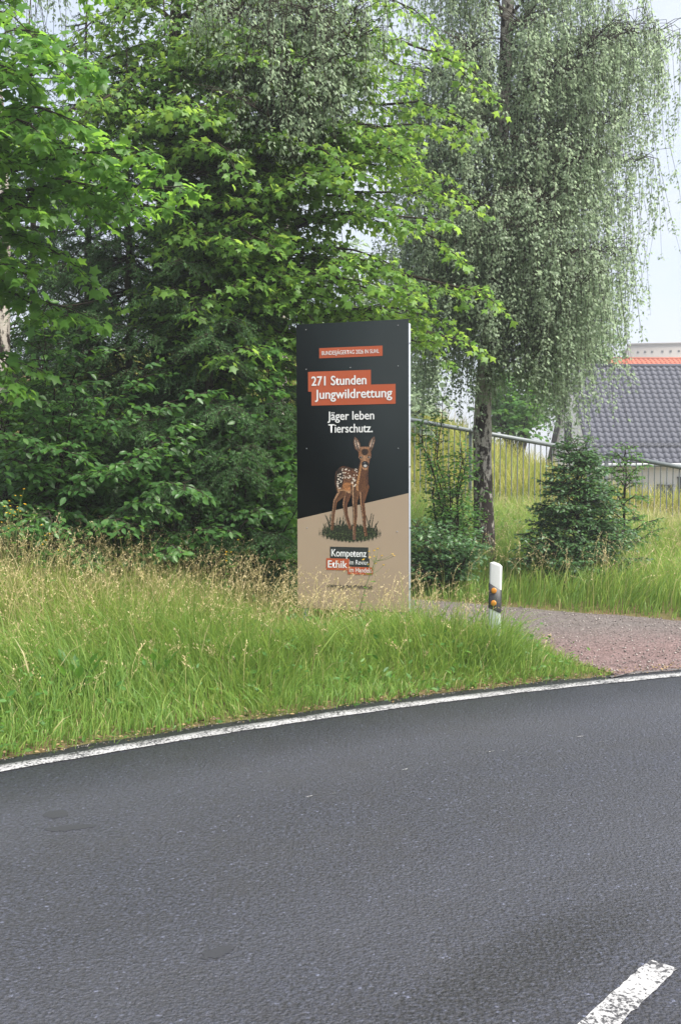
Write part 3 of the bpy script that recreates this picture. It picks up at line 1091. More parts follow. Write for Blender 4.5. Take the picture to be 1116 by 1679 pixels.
# ---- the maple at the left edge, its branches nearest to the camera
bx, by = -4.15, 9.6
root = empty('maple_tree', (bx, by, tz(bx, by)), label='large leaved maple leaning in from the left edge of the picture', cat='tree')
TP = np.array([[bx, by, tz(bx, by) - .2], [bx + .05, by, 2], [bx + .2, by - .1, 4], [bx + .3, by - .2, 6.5], [bx + .35, by - .2, 8.5]])
make_trunk(root, TP, [.2, .16, .13, .09, .03], M['bark'], 12, 2)
TS = smooth_path(TP, 60)
pl = Plant(102)
for px_, py_, d_ in [(135, 110, 7.7), (205, 235, 8.0), (290, 300, 8.3), (60, 40, 7.6), (45, 330, 8.2), (110, 190, 7.9), (20, 440, 8.4), (120, 510, 8.9), (165, 270, 8.4), (230, 330, 8.6), (40, 200, 7.8),
                     (10, 110, 7.8), (30, 600, 8.8), (110, 430, 9.0), (-40, 260, 7.9), (60, -100, 7.8), (160, -60, 8.2), (-80, 60, 8)]:
    tip = at(px_, py_, d_)
    st = near_trunk(TS, tip[2] + pl.rg.uniform(-.5, .3))
    Lb = np.linalg.norm(tip - st)
    Pb = pl.limb(st, tip, .018 + .006 * Lb, .005, 5, n=9, arch=.2, wob=.03)
    pl.spray(Pb, int(5 + 5.6 * Lb), .5, .25, 6, .065, .10, .5, .5, .05)
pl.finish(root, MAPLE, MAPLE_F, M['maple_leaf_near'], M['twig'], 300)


# ---- birches
t = NT('birch_bark')
v = t.coords((1, 1, .45))
vz = t.coords((1, 1, 1))
n1 = t.noise(v, 11, 5, .7)
n2 = t.noise(t.coords((1, 1, 6)), 16, 4, .6)
sx = t.n.new('ShaderNodeSeparateXYZ')
t.l.new(vz, sx.inputs[0])
low = t.ramp(t.math('DIVIDE', sx.outputs[2], 6.0), [(0, .15), (.12, .12), (.22, .05), (.4, .0), (.6, -.04), (1, -.06)])
thr = t.math('ADD', n1, t.math('MULTIPLY', low, 1.0))
white = t.mix(n2, (.26, .22, .19), (.62, .58, .54))
c = t.mix(t.ramp(thr, [(.50, 0.0), (.57, 1.0)]), white, (.035, .026, .024))
M['birch_bark'] = t.done(t.principled(c, .75, .25, 0, t.bump(thr, -.6, .02)))


def weeping_limb(pl, st, tip, r, nst, lmin, lmax, spacing, size, floor, t0=.25, arch=.5, gap=None):
    Pb = pl.limb(st, tip, r, .006, 5, n=10, arch=arch, wob=.03)
    hv = (tip - st) * np.array([1, 1, 0])
    hv = unit(hv)
    for _ in range(nst):
        u = pl.rg.uniform(t0, 1) ** .8
        idx = min(u * 9, 8.999)
        i0 = int(idx)
        p = Pb[i0] + (Pb[i0 + 1] - Pb[i0]) * (idx - i0)
        # short side shoot that carries the hanging strand
        az = pl.rg.uniform(0, 6.283)
        sh = np.array([math.cos(az), math.sin(az), .25]) * pl.rg.uniform(.05, .55) + hv * .1
        q = p + sh
        pl.wood.thin(np.array([p, p + sh * .6 + [0, 0, .05], q]), [.006, .004, .003])
        L = pl.rg.uniform(lmin, lmax)
        fx_, fy_, fd_ = to_px(q)
        zmin = floor(fx_[0], q[1])
        if q[2] - L < zmin: L = q[2] - zmin + pl.rg.uniform(-.25, .05)
        if L < .15: continue
        if gap is not None and gap(fx_[0], fy_[0], q[1]): continue
        pl.strand(q, sh * .8, L, spacing, size)


root_xy = at(792, 905, 14.0)
bx, by = root_xy[0], 14.0
root = empty('birch_tree', (bx, by, tz(bx, by)), label='tall weeping birch with pale flaking trunk beside the fence', cat='tree')
TP = np.array([[bx, by, tz(bx, by) - .25], at(793, 880, 14), at(790, 720, 14), at(795, 600, 14), at(812, 430, 14), at(822, 230, 14), at(832, 0, 14), at(842, -250, 14), at(850, -600, 14), at(850, -900, 14)])
make_trunk(root, TP, [.21, .15, .12, .105, .095, .09, .08, .06, .04, .015], M['birch_bark'], 14, 3)
TS = smooth_path(TP, 90)


def floor_big(px, y):
    py = np.interp(px, [600, 690, 770, 790, 830, 870, 910, 960, 990, 1010, 1035, 1060, 1116, 1180], [640, 745, 760, 690, 650, 640, 735, 755, 725, 640, 560, 480, 300, 200])
    return at(px, py, y)[2]


pl = Plant(201)
blimbs = [(985, 420, 13.2, 50), (955, 470, 12.7, 56), (925, 420, 12.6, 40), (1060, 60, 13.4, 52), (1090, 90, 14.2, 60), (1100, 40, 13.2, 40), (1010, 60, 12.8, 50), (1040, 260, 13.6, 40), (1020, 420, 13.8, 36), (1000, 190, 13.0, 60), (1020, 330, 14.4, 50), (960, 260, 12.6, 70), (960, 420, 13.3, 60), (1000, 480, 14.2, 34), (900, 330, 12.4, 80), (880, 240, 12.8, 70), (930, 120, 12.9, 70),
          (860, 380, 12.4, 80), (780, 330, 12.6, 80), (720, 380, 13.0, 90), (690, 260, 13.6, 70), (740, 220, 12.9, 70), (700, 120, 13.4, 70), (760, 80, 12.8, 70), (660, 420, 14.4, 60), (700, 480, 14.0, 60), (750, 500, 13.2, 50), (660, 200, 14.5, 50),
          (930, -20, 13.2, 60), (860, 40, 12.8, 60), (1000, -60, 14, 50), (700, -40, 13.8, 60), (780, -60, 13.2, 60), (900, 480, 13.0, 60), (940, 540, 13.6, 50), (830, 160, 15.3, 60), (740, 330, 15.4, 60), (920, 300, 15.4, 60), (960, 130, 15.2, 50),
          (800, -250, 14.5, 50), (900, -220, 13.5, 50), (700, -250, 14, 40), (980, -250, 14, 40), (840, -420, 14, 50)]
for px_, py_, d_, ns in blimbs:
    tip = at(px_, py_, d_)
    st = near_trunk(TS, max(1.9 + root.location.z, tip[2] - pl.rg.uniform(.1, .9)))
    Lb = np.linalg.norm(tip - st)
    weeping_limb(pl, st, tip, .014 + .008 * Lb, int(ns * 1.5), .35, 1.9, .021, .046, floor_big, .15, .25, lambda a_, b_, y_: 806 < a_ < 846 and b_ < 215 and y_ < 14.0)
pl.finish(root, RHOMB, RHOMB_F, M['birch_leaf'], M['twig'], 0)

# second birch behind the maple: only its hanging curtain shows
bx, by = at(455, 900, 13.2)[0], 13.2
root = empty('birch_tree', (bx, by, tz(bx, by)), label='birch hanging a pale curtain of twigs at top centre', cat='tree')
TP = np.array([[bx, by, tz(bx, by) - .2], [bx, by, 2], [bx + .1, by, 4.5], [bx + .15, by - .1, 7], [bx + .2, by - .2, 10]])
make_trunk(root, TP, [.13, .11, .09, .07, .02], M['birch_bark'], 12, 4)
TS = smooth_path(TP, 60)
pl = Plant(202)


def floor_mid(px, y):
    py = np.interp(px, [300, 360, 420, 440, 470, 540, 600, 640], [120, 200, 330, 330, 270, 260, 200, 100])
    return at(px, py, y)[2]


for px_, py_, d_, ns in [(430, 60, 9.7, 46), (500, 30, 9.6, 50), (560, 60, 9.8, 46), (470, 110, 9.5, 40), (600, 0, 10, 36), (400, 0, 10, 36), (530, -60, 9.8, 44), (450, -80, 9.9, 40), (360, 20, 10.3, 24), (520, 110, 9.6, 30), (425, 170, 9.5, 14)]:
    tip = at(px_, py_, d_)
    st = near_trunk(TS, tip[2] - pl.rg.uniform(.0, .8))
    weeping_limb(pl, st, tip, .035, int(ns * 1.5), .3, 1.3, .024, .041, floor_mid, .6, .25)
pl.finish(root, RHOMB, RHOMB_F, M['birch_leaf'], M['twig'], 0)

# birch whose white stem shows at the left edge
bx, by = at(6, 900, 10.8)[0], 10.8
root = empty('birch_tree', (bx, by, tz(bx, by)), label='slim white birch stem at the left edge behind the leaves', cat='tree')
TP = np.array([[bx, by, tz(bx, by) - .2], [bx, by, 2], [bx + .05, by, 4.5], [bx - .1, by, 7], [bx - .1, by, 9]])
make_trunk(root, TP, [.10, .08, .07, .05, .02], M['birch_bark'], 12, 5)
TS = smooth_path(TP, 60)
pl = Plant(203)
for px_, py_, d_, ns in [(-60, 100, 11, 20), (60, 0, 11.4, 22), (100, -120, 11.5, 22), (-80, -100, 11.4, 20), (20, -160, 11, 22)]:
    tip = at(px_, py_, d_)
    weeping_limb(pl, near_trunk(TS, tip[2] - .4), tip, .025, ns, .4, 1.2, .03, .042, lambda a, b: 3.5, .3, .25)
pl.finish(root, RHOMB, RHOMB_F, M['birch_leaf'], M['twig'], 0)


# ---- spruces
def spruce(seed, H, zlow, spread, dens=1.0, dead=True, detail=1.0):
    """returns (trunk mesh, branches mesh, needles mesh) standing at the origin"""
    rg = np.random.default_rng(seed)
    wood, bough = Geo(), Geo()
    tr = Geo()
    zz = np.linspace(-.2, H, 24)
    tr.tube(np.c_[rg.normal(0, .01, 24), rg.normal(0, .01, 24), zz], np.interp(zz, [-.2, H], [.02 + .009 * H, .006]), 10)
    NP, ND, NL, NR = [], [], [], []

    def finger(P, step=.0085, ln=.034, tone=.5):
        L = np.linalg.norm(np.diff(P, axis=0), axis=1).sum()
        m = int(L / step * detail)
        if m < 3: return
        f_ = rg.uniform(0, 1, m)
        idx = f_ * (len(P) - 1)
        i0 = np.minimum(idx.astype(int), len(P) - 2)
        T = unit(P[i0 + 1] - P[i0])
        pts = P[i0] + (P[i0 + 1] - P[i0]) * (idx - i0)[:, None]
        o = rg.normal(0, 1, (m, 3))
        o = unit(o - (o * T).sum(1, keepdims=True) * T)
        NP.append(pts)
        ND.append(unit(T * .75 + o))
        NL.append(ln * rg.uniform(.7, 1.2, m) * (1 - .35 * f_ ** 3))
        NR.append(np.clip(tone + rg.normal(0, .12, m) + .3 * (f_ - .5), 0, 1))
    z = zlow
    while z < H - .2:
        nb = rg.integers(4, 7)
        a0 = rg.uniform(0, 6.28)
        for b in range(nb):
            az = a0 + b * 6.283 / nb + rg.normal(0, .2)
            L = spread * min(1, (H - z) / H * 1.5 + .12) * rg.uniform(.65, 1.1)
            d = np.array([math.cos(az), math.sin(az), 0])
            s_ = np.array([-d[1], d[0], 0])
            tt = np.linspace(0, 1, 8)
            P = np.array([0, 0, z + rg.uniform(-.1, .1)]) + np.outer(tt * L, d) + np.outer(-.42 * L * tt ** 1.3 + .24 * L * tt ** 3, [0, 0, 1]) + np.outer(tt ** 2 * rg.normal(0, .08 * L), s_)
            wood.tube(P, np.linspace(.012, .003, 8), 4)
            if dead and rg.uniform() < .15: continue
            finger(P[4:], tone=.5)
            nt = max(6, int(L / .038 * dens))
            for k_ in range(nt):
                u = rg.uniform(.14, 1.0)
                idx = min(u * 7, 6.999)
                i0 = int(idx)
                p = P[i0] + (P[i0 + 1] - P[i0]) * (idx - i0)
                sg_ = 1 if k_ % 2 else -1
                l2 = (.16 + .30 * (1 - u) + .1) * rg.uniform(.6, 1.2) * min(1, L)
                e = unit(d * rg.uniform(.4, .9) + s_ * sg_ * rg.uniform(.35, .9) + np.array([0, 0, -.15]))
                t3 = np.linspace(0, 1, 5)[:, None]
                Q = p + e * l2 * t3 + np.array([0, 0, -1]) * l2 * .55 * t3 ** 2
                wood.thin(Q[::2], LIN5[::2] * .7)
                tone = .35 + .3 * u
                finger(Q, tone=tone)
                for j in range(rg.integers(2, 5)):
                    v_ = rg.uniform(.2, .85)
                    q = p + e * l2 * v_ + np.array([0, 0, -1]) * l2 * .55 * v_ * v_
                    e2 = unit(e + s_ * rg.normal(0, .8) + d * rg.normal(0, .4) + np.array([0, 0, -.55]))
                    Q2 = q + e2 * l2 * .5 * np.linspace(0, 1, 3)[:, None]
                    finger(Q2, tone=tone + .08)
        z += rg.uniform(.16, .26) / dens
    wood.flush()
    NP, ND, NL, NR = np.vstack(NP), np.vstack(ND), np.concatenate(NL), np.concatenate(NR)
    side = unit(np.cross(ND, rg.normal(0, 1, ND.shape))) * .0034
    V = np.stack([NP - side, NP + side, NP + ND * NL[:, None]], 1).reshape(-1, 3)
    nm = make_mesh('needles', V, [np.arange(len(V)).reshape(-1, 3)], M['fir_needle'], {'rnd': np.repeat(NR, 3)})
    Vw = np.vstack(wood.V)
    wm = make_mesh('branches', Vw, [np.vstack(wood.Q)], M['twig'], None, True)
    Vt = np.vstack(tr.V)
    tm = make_mesh('trunk', Vt, [np.vstack(tr.Q)], M['bark'], None, True)
    return tm, wm, nm


def place_spruce(meshes, px, d, rz, sc, label):
    x_ = at(px, 800, d)[0]
    r_ = empty('spruce_tree', (x_, d, tz(x_, d)), rz, label, 'tree', 'spruces among the roadside trees')
    r_.scale = (sc, sc, sc)
    for nm_, me in zip(('trunk', 'branches', 'needles'), meshes):
        o = obj(nm_, me, r_)
        if nm_ == 'needles': tag(o, kind='stuff')
    return r_


SA = spruce(301, 5.0, .4, 1.3, 1.12, False, .85)
SB = spruce(302, 7.2, 1.2, 1.6, .75, True, 1.0)
place_spruce(SA, 345, 10.35, .4, 1.0, 'spruce with drooping green sprays left of the signboard')
place_spruce(SB, 150, 12.2, 1.0, 1.0, 'tall dark spruce with bare inner twigs on the left')
place_spruce(SA, 215, 11.0, 2.6, 1.15, 'shaded spruce in the middle of the left thicket')
place_spruce(SB, 60, 13.4, 2.2, 1.05, 'dark spruce deep in the shade at far left')

# ---- hazel with layered sprays, lower left
bx, by = at(90, 900, 10.0)[0], 10.0
root = empty('hazel_bush', (bx, by, tz(bx, by)), label='broad leaved hazel with layered branches in the lower left', cat='bush')
pl = Plant(401)
b0 = np.array([bx, by, tz(bx, by) - .1])
for px_, py_, d_ in [(300, 690, 9.0), (150, 560, 9.4), (230, 745, 8.9), (320, 800, 9.0), (190, 860, 8.8), (110, 735, 8.9), (270, 830, 9.0), (60, 650, 9.0), (20, 760, 9.0), (210, 670, 9.1), (90, 860, 8.7), (20, 860, 8.7),
                     (150, 770, 8.9), (60, 560, 9.4), (330, 640, 9.5), (240, 610, 9.5), (130, 640, 9.0), (40, 720, 8.8), (280, 890, 9.0), (140, 900, 8.7), (-30, 820, 8.8), (380, 740, 9.5), (350, 860, 9.3)]:
    tip = at(px_, py_, d_)
    st = b0 + np.array([pl.rg.normal(0, .1), pl.rg.normal(0, .1), max(.2, (tip[2] - b0[2]) * pl.rg.uniform(.25, .75))])
    stem = pl.limb(b0 + np.array([pl.rg.normal(0, .08), pl.rg.normal(0, .08), 0]), st, .02, .014, 5, n=5, wob=.03)
    Lb = np.linalg.norm(tip - st)
    Pb = pl.limb(st, tip, .012, .004, 4, n=8, arch=.15, wob=.03)
    pl.spray(Pb, int(4 + 8 * Lb), .40, .2, 5, .042, .082, .45, .35, .012, up=0)
pl.finish(root, OVATE, OVATE_F, M['hazel_leaf'], M['twig'], 300)


# ---- shrubs left of the signboard and behind it
def shrub(name, label, px, d, tips_, seed, mat, size, twig, dens, tmpl=(OVATE, OVATE_F), singles=0, cat='bush', t0=.25, sub=4, arch=.12, spacing=.05, stems=.018):
    x_ = at(px, 800, d)[0]
    b_ = np.array([x_, d, tz(x_, d)])
    r_ = empty(name, tuple(b_), label=label, cat=cat)
    p_ = Plant(seed)
    p_.subwood = d < 10.2
    for q in tips_:
        tip = at(*q)
        st = b_ + np.array([p_.rg.normal(0, .06), p_.rg.normal(0, .06), -.05])
        Pb = p_.limb(st, tip, stems, .004, 5, n=9, arch=arch, wob=.03)
        p_.spray(Pb, max(5, int(1.5 * dens * np.linalg.norm(tip - st))), twig * 1.1, t0, sub + 1, spacing * .9, size, .4, .5, .015)
    p_.finish(r_, tmpl[0], tmpl[1], mat, M['twig'], singles)
    return r_


rg = np.random.default_rng(55)
shrub('field_maple_bush', 'leafy green bush against the left edge of the signboard', 430, 10.4,
      [(rg.uniform(370, 500), rg.uniform(560, 930), rg.uniform(9.7, 11)) for _ in range(26)], 501, M['shrub_leaf'], .07, .34, 7, (MAPLE, MAPLE_F), 0)
shrub('dogwood_bush', 'dense low bush at the foot of the spruce', 350, 10.0,
      [(rg.uniform(270, 440), rg.uniform(690, 930), rg.uniform(9.3, 10.4)) for _ in range(22)], 502, M['hazel_leaf'], .075, .3, 7, singles=0)
shrub('elder_bush', 'shaded bush at far left under the maple', 30, 10.6,
      [(rg.uniform(-60, 160), rg.uniform(480, 900), rg.uniform(10, 11.4)) for _ in range(22)], 503, M['shrub_leaf'], .085, .36, 6)
shrub('elder_bush', 'sunlit bush showing pale through the thicket behind the spruce', 390, 13.4,
      [(rg.uniform(250, 640), rg.uniform(420, 800), rg.uniform(12.6, 14.4)) for _ in range(34)], 504, M['maple_leaf'], .10, .5, 4.2)
shrub('young_birch', 'thin young tree in front of the fence beside the signboard', 735, 13.2,
      [(rg.uniform(670, 800), rg.uniform(690, 850), rg.uniform(12.6, 13.6)) for _ in range(13)] + [(730, 660, 13.2)], 505, M['shrub_leaf'], .05, .3, 8, cat='sapling')
shrub('low_bush', 'low dark bush at the foot of the birch trunk', 725, 12.5,
      [(rg.uniform(665, 800), rg.uniform(855, 925), rg.uniform(11.9, 13)) for _ in range(26)], 506, M['bush_leaf'], .055, .28, 12)


# ---- dense conical hornbeam by the drive and its slender neighbour
def cone_bush(name, label, px, d, H, Rb, seed, mat, size, nb, cat='bush', lowfull=.25, zmin=.1, twig=.3, singles=0):
    x_ = at(px, 800, d)[0]
    b_ = np.array([x_, d, tz(x_, d)])
    r_ = empty(name, tuple(b_), label=label, cat=cat)
    p_ = Plant(seed)
    p_.limb(b_ - [0, 0, .1], b_ + [p_.rg.normal(0, .04), 0, H], .03, .004, 6, n=10, wob=.01)
    for k_ in range(nb):
        f_ = (k_ + .5) / nb
        z_ = zmin + (H - zmin) * f_ ** 1.15
        rad = Rb * (1 - ((z_ / H - lowfull) / (1 - lowfull)) ** 1.0 if z_ / H > lowfull else 1.0) ** .9 * p_.rg.uniform(.55, 1.12) + .06
        az = k_ * 2.39996 + p_.rg.normal(0, .3)
        tip = b_ + np.array([math.cos(az) * rad, math.sin(az) * rad * .8, z_ + p_.rg.uniform(-.02, .22)])
        st = b_ + np.array([0, 0, max(.03, z_ - rad * .35)])
        Pb = p_.limb(st, tip, .009, .003, 4, n=6, arch=.03, wob=.03)
        p_.spray(Pb, max(5, int(12 * rad + 4)), twig, .2, 4, .027, size, .35, .5, .01, up=.05)
    p_.finish(r_, OVATE, OVATE_F, mat, M['twig'], singles)
    return r_


cone_bush('hornbeam_bush', 'dense conical dark green bush beside the gravel drive', 945, 12.8, 1.62, .72, 601, M['bush_leaf'], .05, 112)
cone_bush('sapling', 'slender young tree right of the conical bush', 1022, 13.6, 1.55, .42, 602, M['shrub_leaf'], .045, 24, 'sapling', .4, .35, .22)

# ---- trees behind the fence and beyond
shrub('distant_tree', 'round green tree on the slope behind the birch', 845, 30, [(rg.uniform(800, 885), rg.uniform(600, 690), rg.uniform(29, 32)) for _ in range(24)], 701, M['shrub_leaf'], .2, .9, 3.0, cat='tree', t0=.5, spacing=.14, stems=.05)
shrub('distant_tree', 'grey green tree showing right of the birch against the sky', 955, 60, [(rg.uniform(925, 995), rg.uniform(470, 600), rg.uniform(58, 62)) for _ in range(20)], 702, M['shrub_leaf'], .34, 1.5, 1.5, cat='tree', t0=.5, spacing=.22, stems=.09)
shrub('distant_tree', 'tree far behind the signboard filling the gaps', 620, 24, [(rg.uniform(520, 720), rg.uniform(330, 680), rg.uniform(22.5, 26)) for _ in range(34)], 703, M['birch_leaf'], .18, .9, 2.6, cat='tree', t0=.45, spacing=.13, stems=.06)

# ------------------------------------------------------------------ flowering weeds
M['yellow'] = plain('yellow_petal', (.72, .46, .03), .6, .2, 0, .2, 80)
M['weed_stem'] = plain('weed_stem', (.06, .11, .025), .6, .3, 0, .2, 30)


def ragwort(px, d, py_top, seed, label, heads=9, lean=.08, spread=.07):
    rg_ = np.random.default_rng(seed)
    tip = at(px, py_top, d)
    x_ = tip[0] - lean
    b_ = np.array([x_, d, tz(x_, d)])
    r_ = empty('ragwort', tuple(b_), label=label, cat='flower', group='yellow flowering weeds')
    tl = tip - b_
    st = Geo()
    tt = np.linspace(0, 1, 8)[:, None]
    P_ = tl * tt + np.array([0, 0, 1]) * .0 + np.array([-.03, 0, 0]) * np.sin(tt * 3.1)
    st.tube(P_, np.linspace(.004, .002, 8), 5)
    fl = []
    for k_ in range(heads):
        u = rg_.uniform(.78, .97)
        p = tl * u
        e = p + np.array([rg_.normal(0, spread), rg_.normal(0, spread), rg_.uniform(.03, .13)])
        st.tube(np.array([p, (p + e) / 2 + [0, 0, -.01], e]), [.0018, .0014, .0012], 3)
        fl.append(e)
    st.build('stem', M['weed_stem'], r_)
    lf = Plant(seed + 1)
    for u in np.linspace(.2, .8, 9):
        az = rg_.uniform(0, 6.28)
        lf.leaf(tl * u, np.array([math.cos(az), math.sin(az), .2]), np.array([0, 0, 1.0]) + rg_.normal(0, .2, 3), rg_.uniform(.05, .1))
    P4, D4, N4, S4 = lf.arrays()
    obj('leaves', leaves_mesh('leaves', P4, D4, N4, S4, OVATE * [.7, 1, 1], OVATE_F, M['hazel_leaf'], rg_.uniform(.3, .8, len(P4))), r_)
    for e in fl:
        g = Geo()
        for a in range(8):
            c_, s__ = math.cos(a * .785), math.sin(a * .785)
            c2, s2 = math.cos(a * .785 + .3), math.sin(a * .785 + .3)
            g.add([[0, 0, 0], [c_ * .012, s__ * .012, .004], [(c_ + c2) * .009, (s__ + s2) * .009, .003], [c2 * .012, s2 * .012, .004]], [[0, 1, 2, 3]])
        g.box((0, 0, .003), (.007, .007, .006))
        o = g.build('flower_head', M['yellow'], r_)
        o.location = e
        o.rotation_euler = (rg_.uniform(-.6, .2), rg_.uniform(-.4, .4), 0)
    return r_


ragwort(618, 8.1, 912, 801, 'yellow flowering weed in front of the signboard', 12, .19, .06)
ragwort(35, 8.3, 815, 802, 'tallest yellow flowering weed at the left edge', 10, .06, .06)
ragwort(20, 8.2, 842, 803, 'yellow flowering weed leaning at the extreme left', 7, .05, .05)
ragwort(75, 8.2, 880, 804, 'short yellow flowering weed under the hazel leaves', 6, -.05, .05)
ragwort(376, 8.7, 900, 805, 'thin weed with orange buds left of the signboard', 5, .03, .04)

# broad leaved dock rosettes in the verge
for k, (px_, py_, lab) in enumerate([(255, 1085, 'broad leaved dock plant in the verge grass at left'), (125, 1105, 'dock plant among grass near the left edge')]):
    v1 = at(px_, py_ + 40, 1)
    gx, gy = (CAM_H - .1) * v1[0] / (CAM_H - v1[2]), (CAM_H - .1) / (CAM_H - v1[2])
    b_ = np.array([gx, gy, tz(gx, gy)])
    r_ = empty('dock_plant', tuple(b_), label=lab, cat='plant', group='docks in the verge')
    p_ = Plant(900 + k)
    g = Geo()
    for j in range(11):
        az = j * 2.4
        d_ = unit(np.array([math.cos(az) * .5, math.sin(az) * .5, 1.0]))
        L = p_.rg.uniform(.10, .30)
        q = d_ * L
        g.tube(np.array([[0, 0, 0], q * .5, q]), [.004, .003, .002], 4)
        o = obj('leaf', leaves_mesh('leaf', q[None], (d_ + [0, 0, -.25])[None], np.array([[-math.cos(az), -math.sin(az), .6]]), np.array([p_.rg.uniform(.08, .15)]), OVATE * [.8, 1, 1], OVATE_F, M['shrub_leaf'], np.array([p_.rg.uniform(.3, .9)])), r_)
    g.build('stem', M['weed_stem'], r_)

# leafy undergrowth hugging the bank under the birch and the thicket floor
Pn, Dn, Nn, Sn = [], [], [], []
rg = np.random.default_rng(66)
m = 11000
x = np.concatenate([rg.uniform(.8, 4.2, m // 3), rg.uniform(-4.5, .2, m - m // 3)])
y = np.concatenate([rg.uniform(12.2, 19, m // 3), rg.uniform(9.0, 12.5, m - m // 3)])
ok = ((y > far_edge(x) + .3) | (x < -.4)) & (np.hypot(x - CX, y - CY) - R_EDGE > 2.6)
x, y = x[ok], y[ok]
z = terrain(x, y) + rg.uniform(.02, .42, len(x)) * vnoise(x, y, 3, 4)
a = rg.uniform(0, 6.28, len(x))
Pn = np.stack([x, y, z], 1)
Dn = np.stack([np.cos(a), np.sin(a), rg.uniform(-.3, .4, len(x))], 1)
Nn = np.array([0, -.2, 1.0]) + rg.normal(0, .4, (len(x), 3))
tag(obj('undergrowth', leaves_mesh('undergrowth', Pn, Dn, Nn, rg.uniform(.04, .08, len(x)), OVATE, OVATE_F, M['hazel_leaf'], np.clip(rg.normal(.45, .25, len(x)), 0, 1))),
    'low leafy undergrowth beneath the trees', 'undergrowth', kind='stuff')

rg = np.random.default_rng(67)
n = len(WEED_P)
a = rg.uniform(0, 6.28, n)
Pn = WEED_P + np.outer(rg.uniform(.02, .26, n) * ss(-.05, .6, WEED_S), [0, 0, 1])
Dn = np.stack([np.cos(a), np.sin(a), rg.uniform(-.1, 1.0, n)], 1)
tag(obj('verge_weeds', leaves_mesh('verge_weeds', Pn, Dn, np.array([0, -.3, 1.0]) + rg.normal(0, .5, (n, 3)), rg.uniform(.025, .07, n), OVATE * [.8, 1, 1], OVATE_F, M['shrub_leaf'], np.clip(rg.normal(.65, .25, n), 0, 1))),
    'small broad leaved weeds growing among the verge grass', 'weeds', kind='stuff')

n = 2600
A = np.radians(rg.uniform(96, 152, n))
rr = R_EDGE + rg.normal(.03, .06, n)
Pn = np.stack([CX + rr * np.cos(A), CY + rr * np.sin(A), np.full(n, .012) + rg.uniform(0, .02, n)], 1)
a = rg.uniform(0, 6.28, n)
M['litter'] = grass_mat('litter', [(0, (.05, .03, .018)), (.5, (.13, .085, .045)), (1, (.30, .22, .11))], (.2, .15, .08), .1)
tag(obj('leaf_litter', leaves_mesh('leaf_litter', Pn, np.stack([np.cos(a), np.sin(a), rg.normal(0, .15, n)], 1), np.array([0, 0, 1.0]) + rg.normal(0, .3, (n, 3)), rg.uniform(.008, .035, n), OVATE, OVATE_F, M['litter'], rg.uniform(0, 1, n))),
    'brown leaf litter and grit along the asphalt edge', 'litter', kind='stuff')

# ------------------------------------------------------------------ fence
M['steel'] = plain('galvanised_steel', (.13, .148, .155), .5, .4, .15, .15, 25)


def fence(pxs, tops, bots, d0, d1, label, first_post=True, handrail=.045, posts=(), pitch=.11):
    a, b = at(pxs[0], tops[0], d0), at(pxs[1], tops[1], d1)
    za, zb = at(pxs[0], bots[0], d0)[2], at(pxs[1], bots[1], d1)[2]
    r_ = empty('steel_fence', (a[0], a[1], tz(a[0], a[1])), 0, label, 'fence', 'steel bar fence')
    o3 = np.array(r_.location)
    n_ = int(np.linalg.norm((b - a)[:2]) / pitch)
    g = Geo(); g.tube(np.array([a, (a + b) / 2, b]) - o3, handrail, 10, caps=True); g.build('top_rail', M['steel'], r_, True)
    a2, b2 = a.copy(), b.copy()
    a2[2], b2[2] = za, zb
    g = Geo(); g.tube(np.array([a2, (a2 + b2) / 2, b2]) - o3 + [0, 0, .03], .014, 6, caps=True); g.build('bottom_rail', M['steel'], r_, True)
    for k_ in range(1, n_):
        f_ = k_ / n_
        p, q = a + (b - a) * f_, a2 + (b2 - a2) * f_
        g = Geo()
        g.tube(np.array([q, p]) - o3, .011, 6)
        g.build('bar', M['steel'], r_, True)
    for f_ in posts:
        p = a + (b - a) * f_
        g = Geo()
        zg = tz(p[0], p[1]) - .3
        g.box(((p[0] - o3[0]), p[1] - o3[1] + .045, (p[2] + zg) / 2 - o3[2]), (.07, .05, p[2] - zg))
        bevel(g.build('post', M['steel'], r_), .006)
    return r_


fence((560, 972), (668, 742), (815, 872), 20.6, 20.0, 'grey steel bar fence stretching behind the birch trunk', posts=(.52, .985))
fence((993, 1300), (744, 800), (872, 930), 20.0, 19.2, 'grey steel gate panel with sloping top rail at right', posts=(.005, .6))
b_ = at(982, 745, 20.05)
g = Geo(); g.box((0, 0, .85), (.085, .085, 2.3)); g.box((0, 0, 2.01), (.1, .1, .02))
o = bevel(g.build('gate_post', M['steel']), .006)
o.location = (b_[0], b_[1], b_[2] - 2.0)
tag(o, 'single thick steel post between the two fence panels', 'post')

# ------------------------------------------------------------------ white house with grey tiled roof
M['render_white'] = plain('render_white', (.80, .81, .83), .85, .2, 0, .05, 3, .1)
M['plinth'] = plain('plinth', (.22, .23, .25), .85, .2, 0, .1, 6, .1)
M['tile_grey'] = plain('tile_grey', (.048, .052, .074), .65, .45, 0, .22, .8)
M['tile_red'] = plain('tile_red', (.36, .105, .06), .7, .3, 0, .25, 1.3)
M['glass'] = plain('window_glass', (.025, .03, .035), .08, .6, 0, .1, 2)
M['frame_white'] = plain('window_frame', (.7, .7, .7), .5, .4, 0, .04, 5)
M['dark_frame'] = plain('dark_frame', (.05, .055, .065), .5, .4, 0, .1, 5)


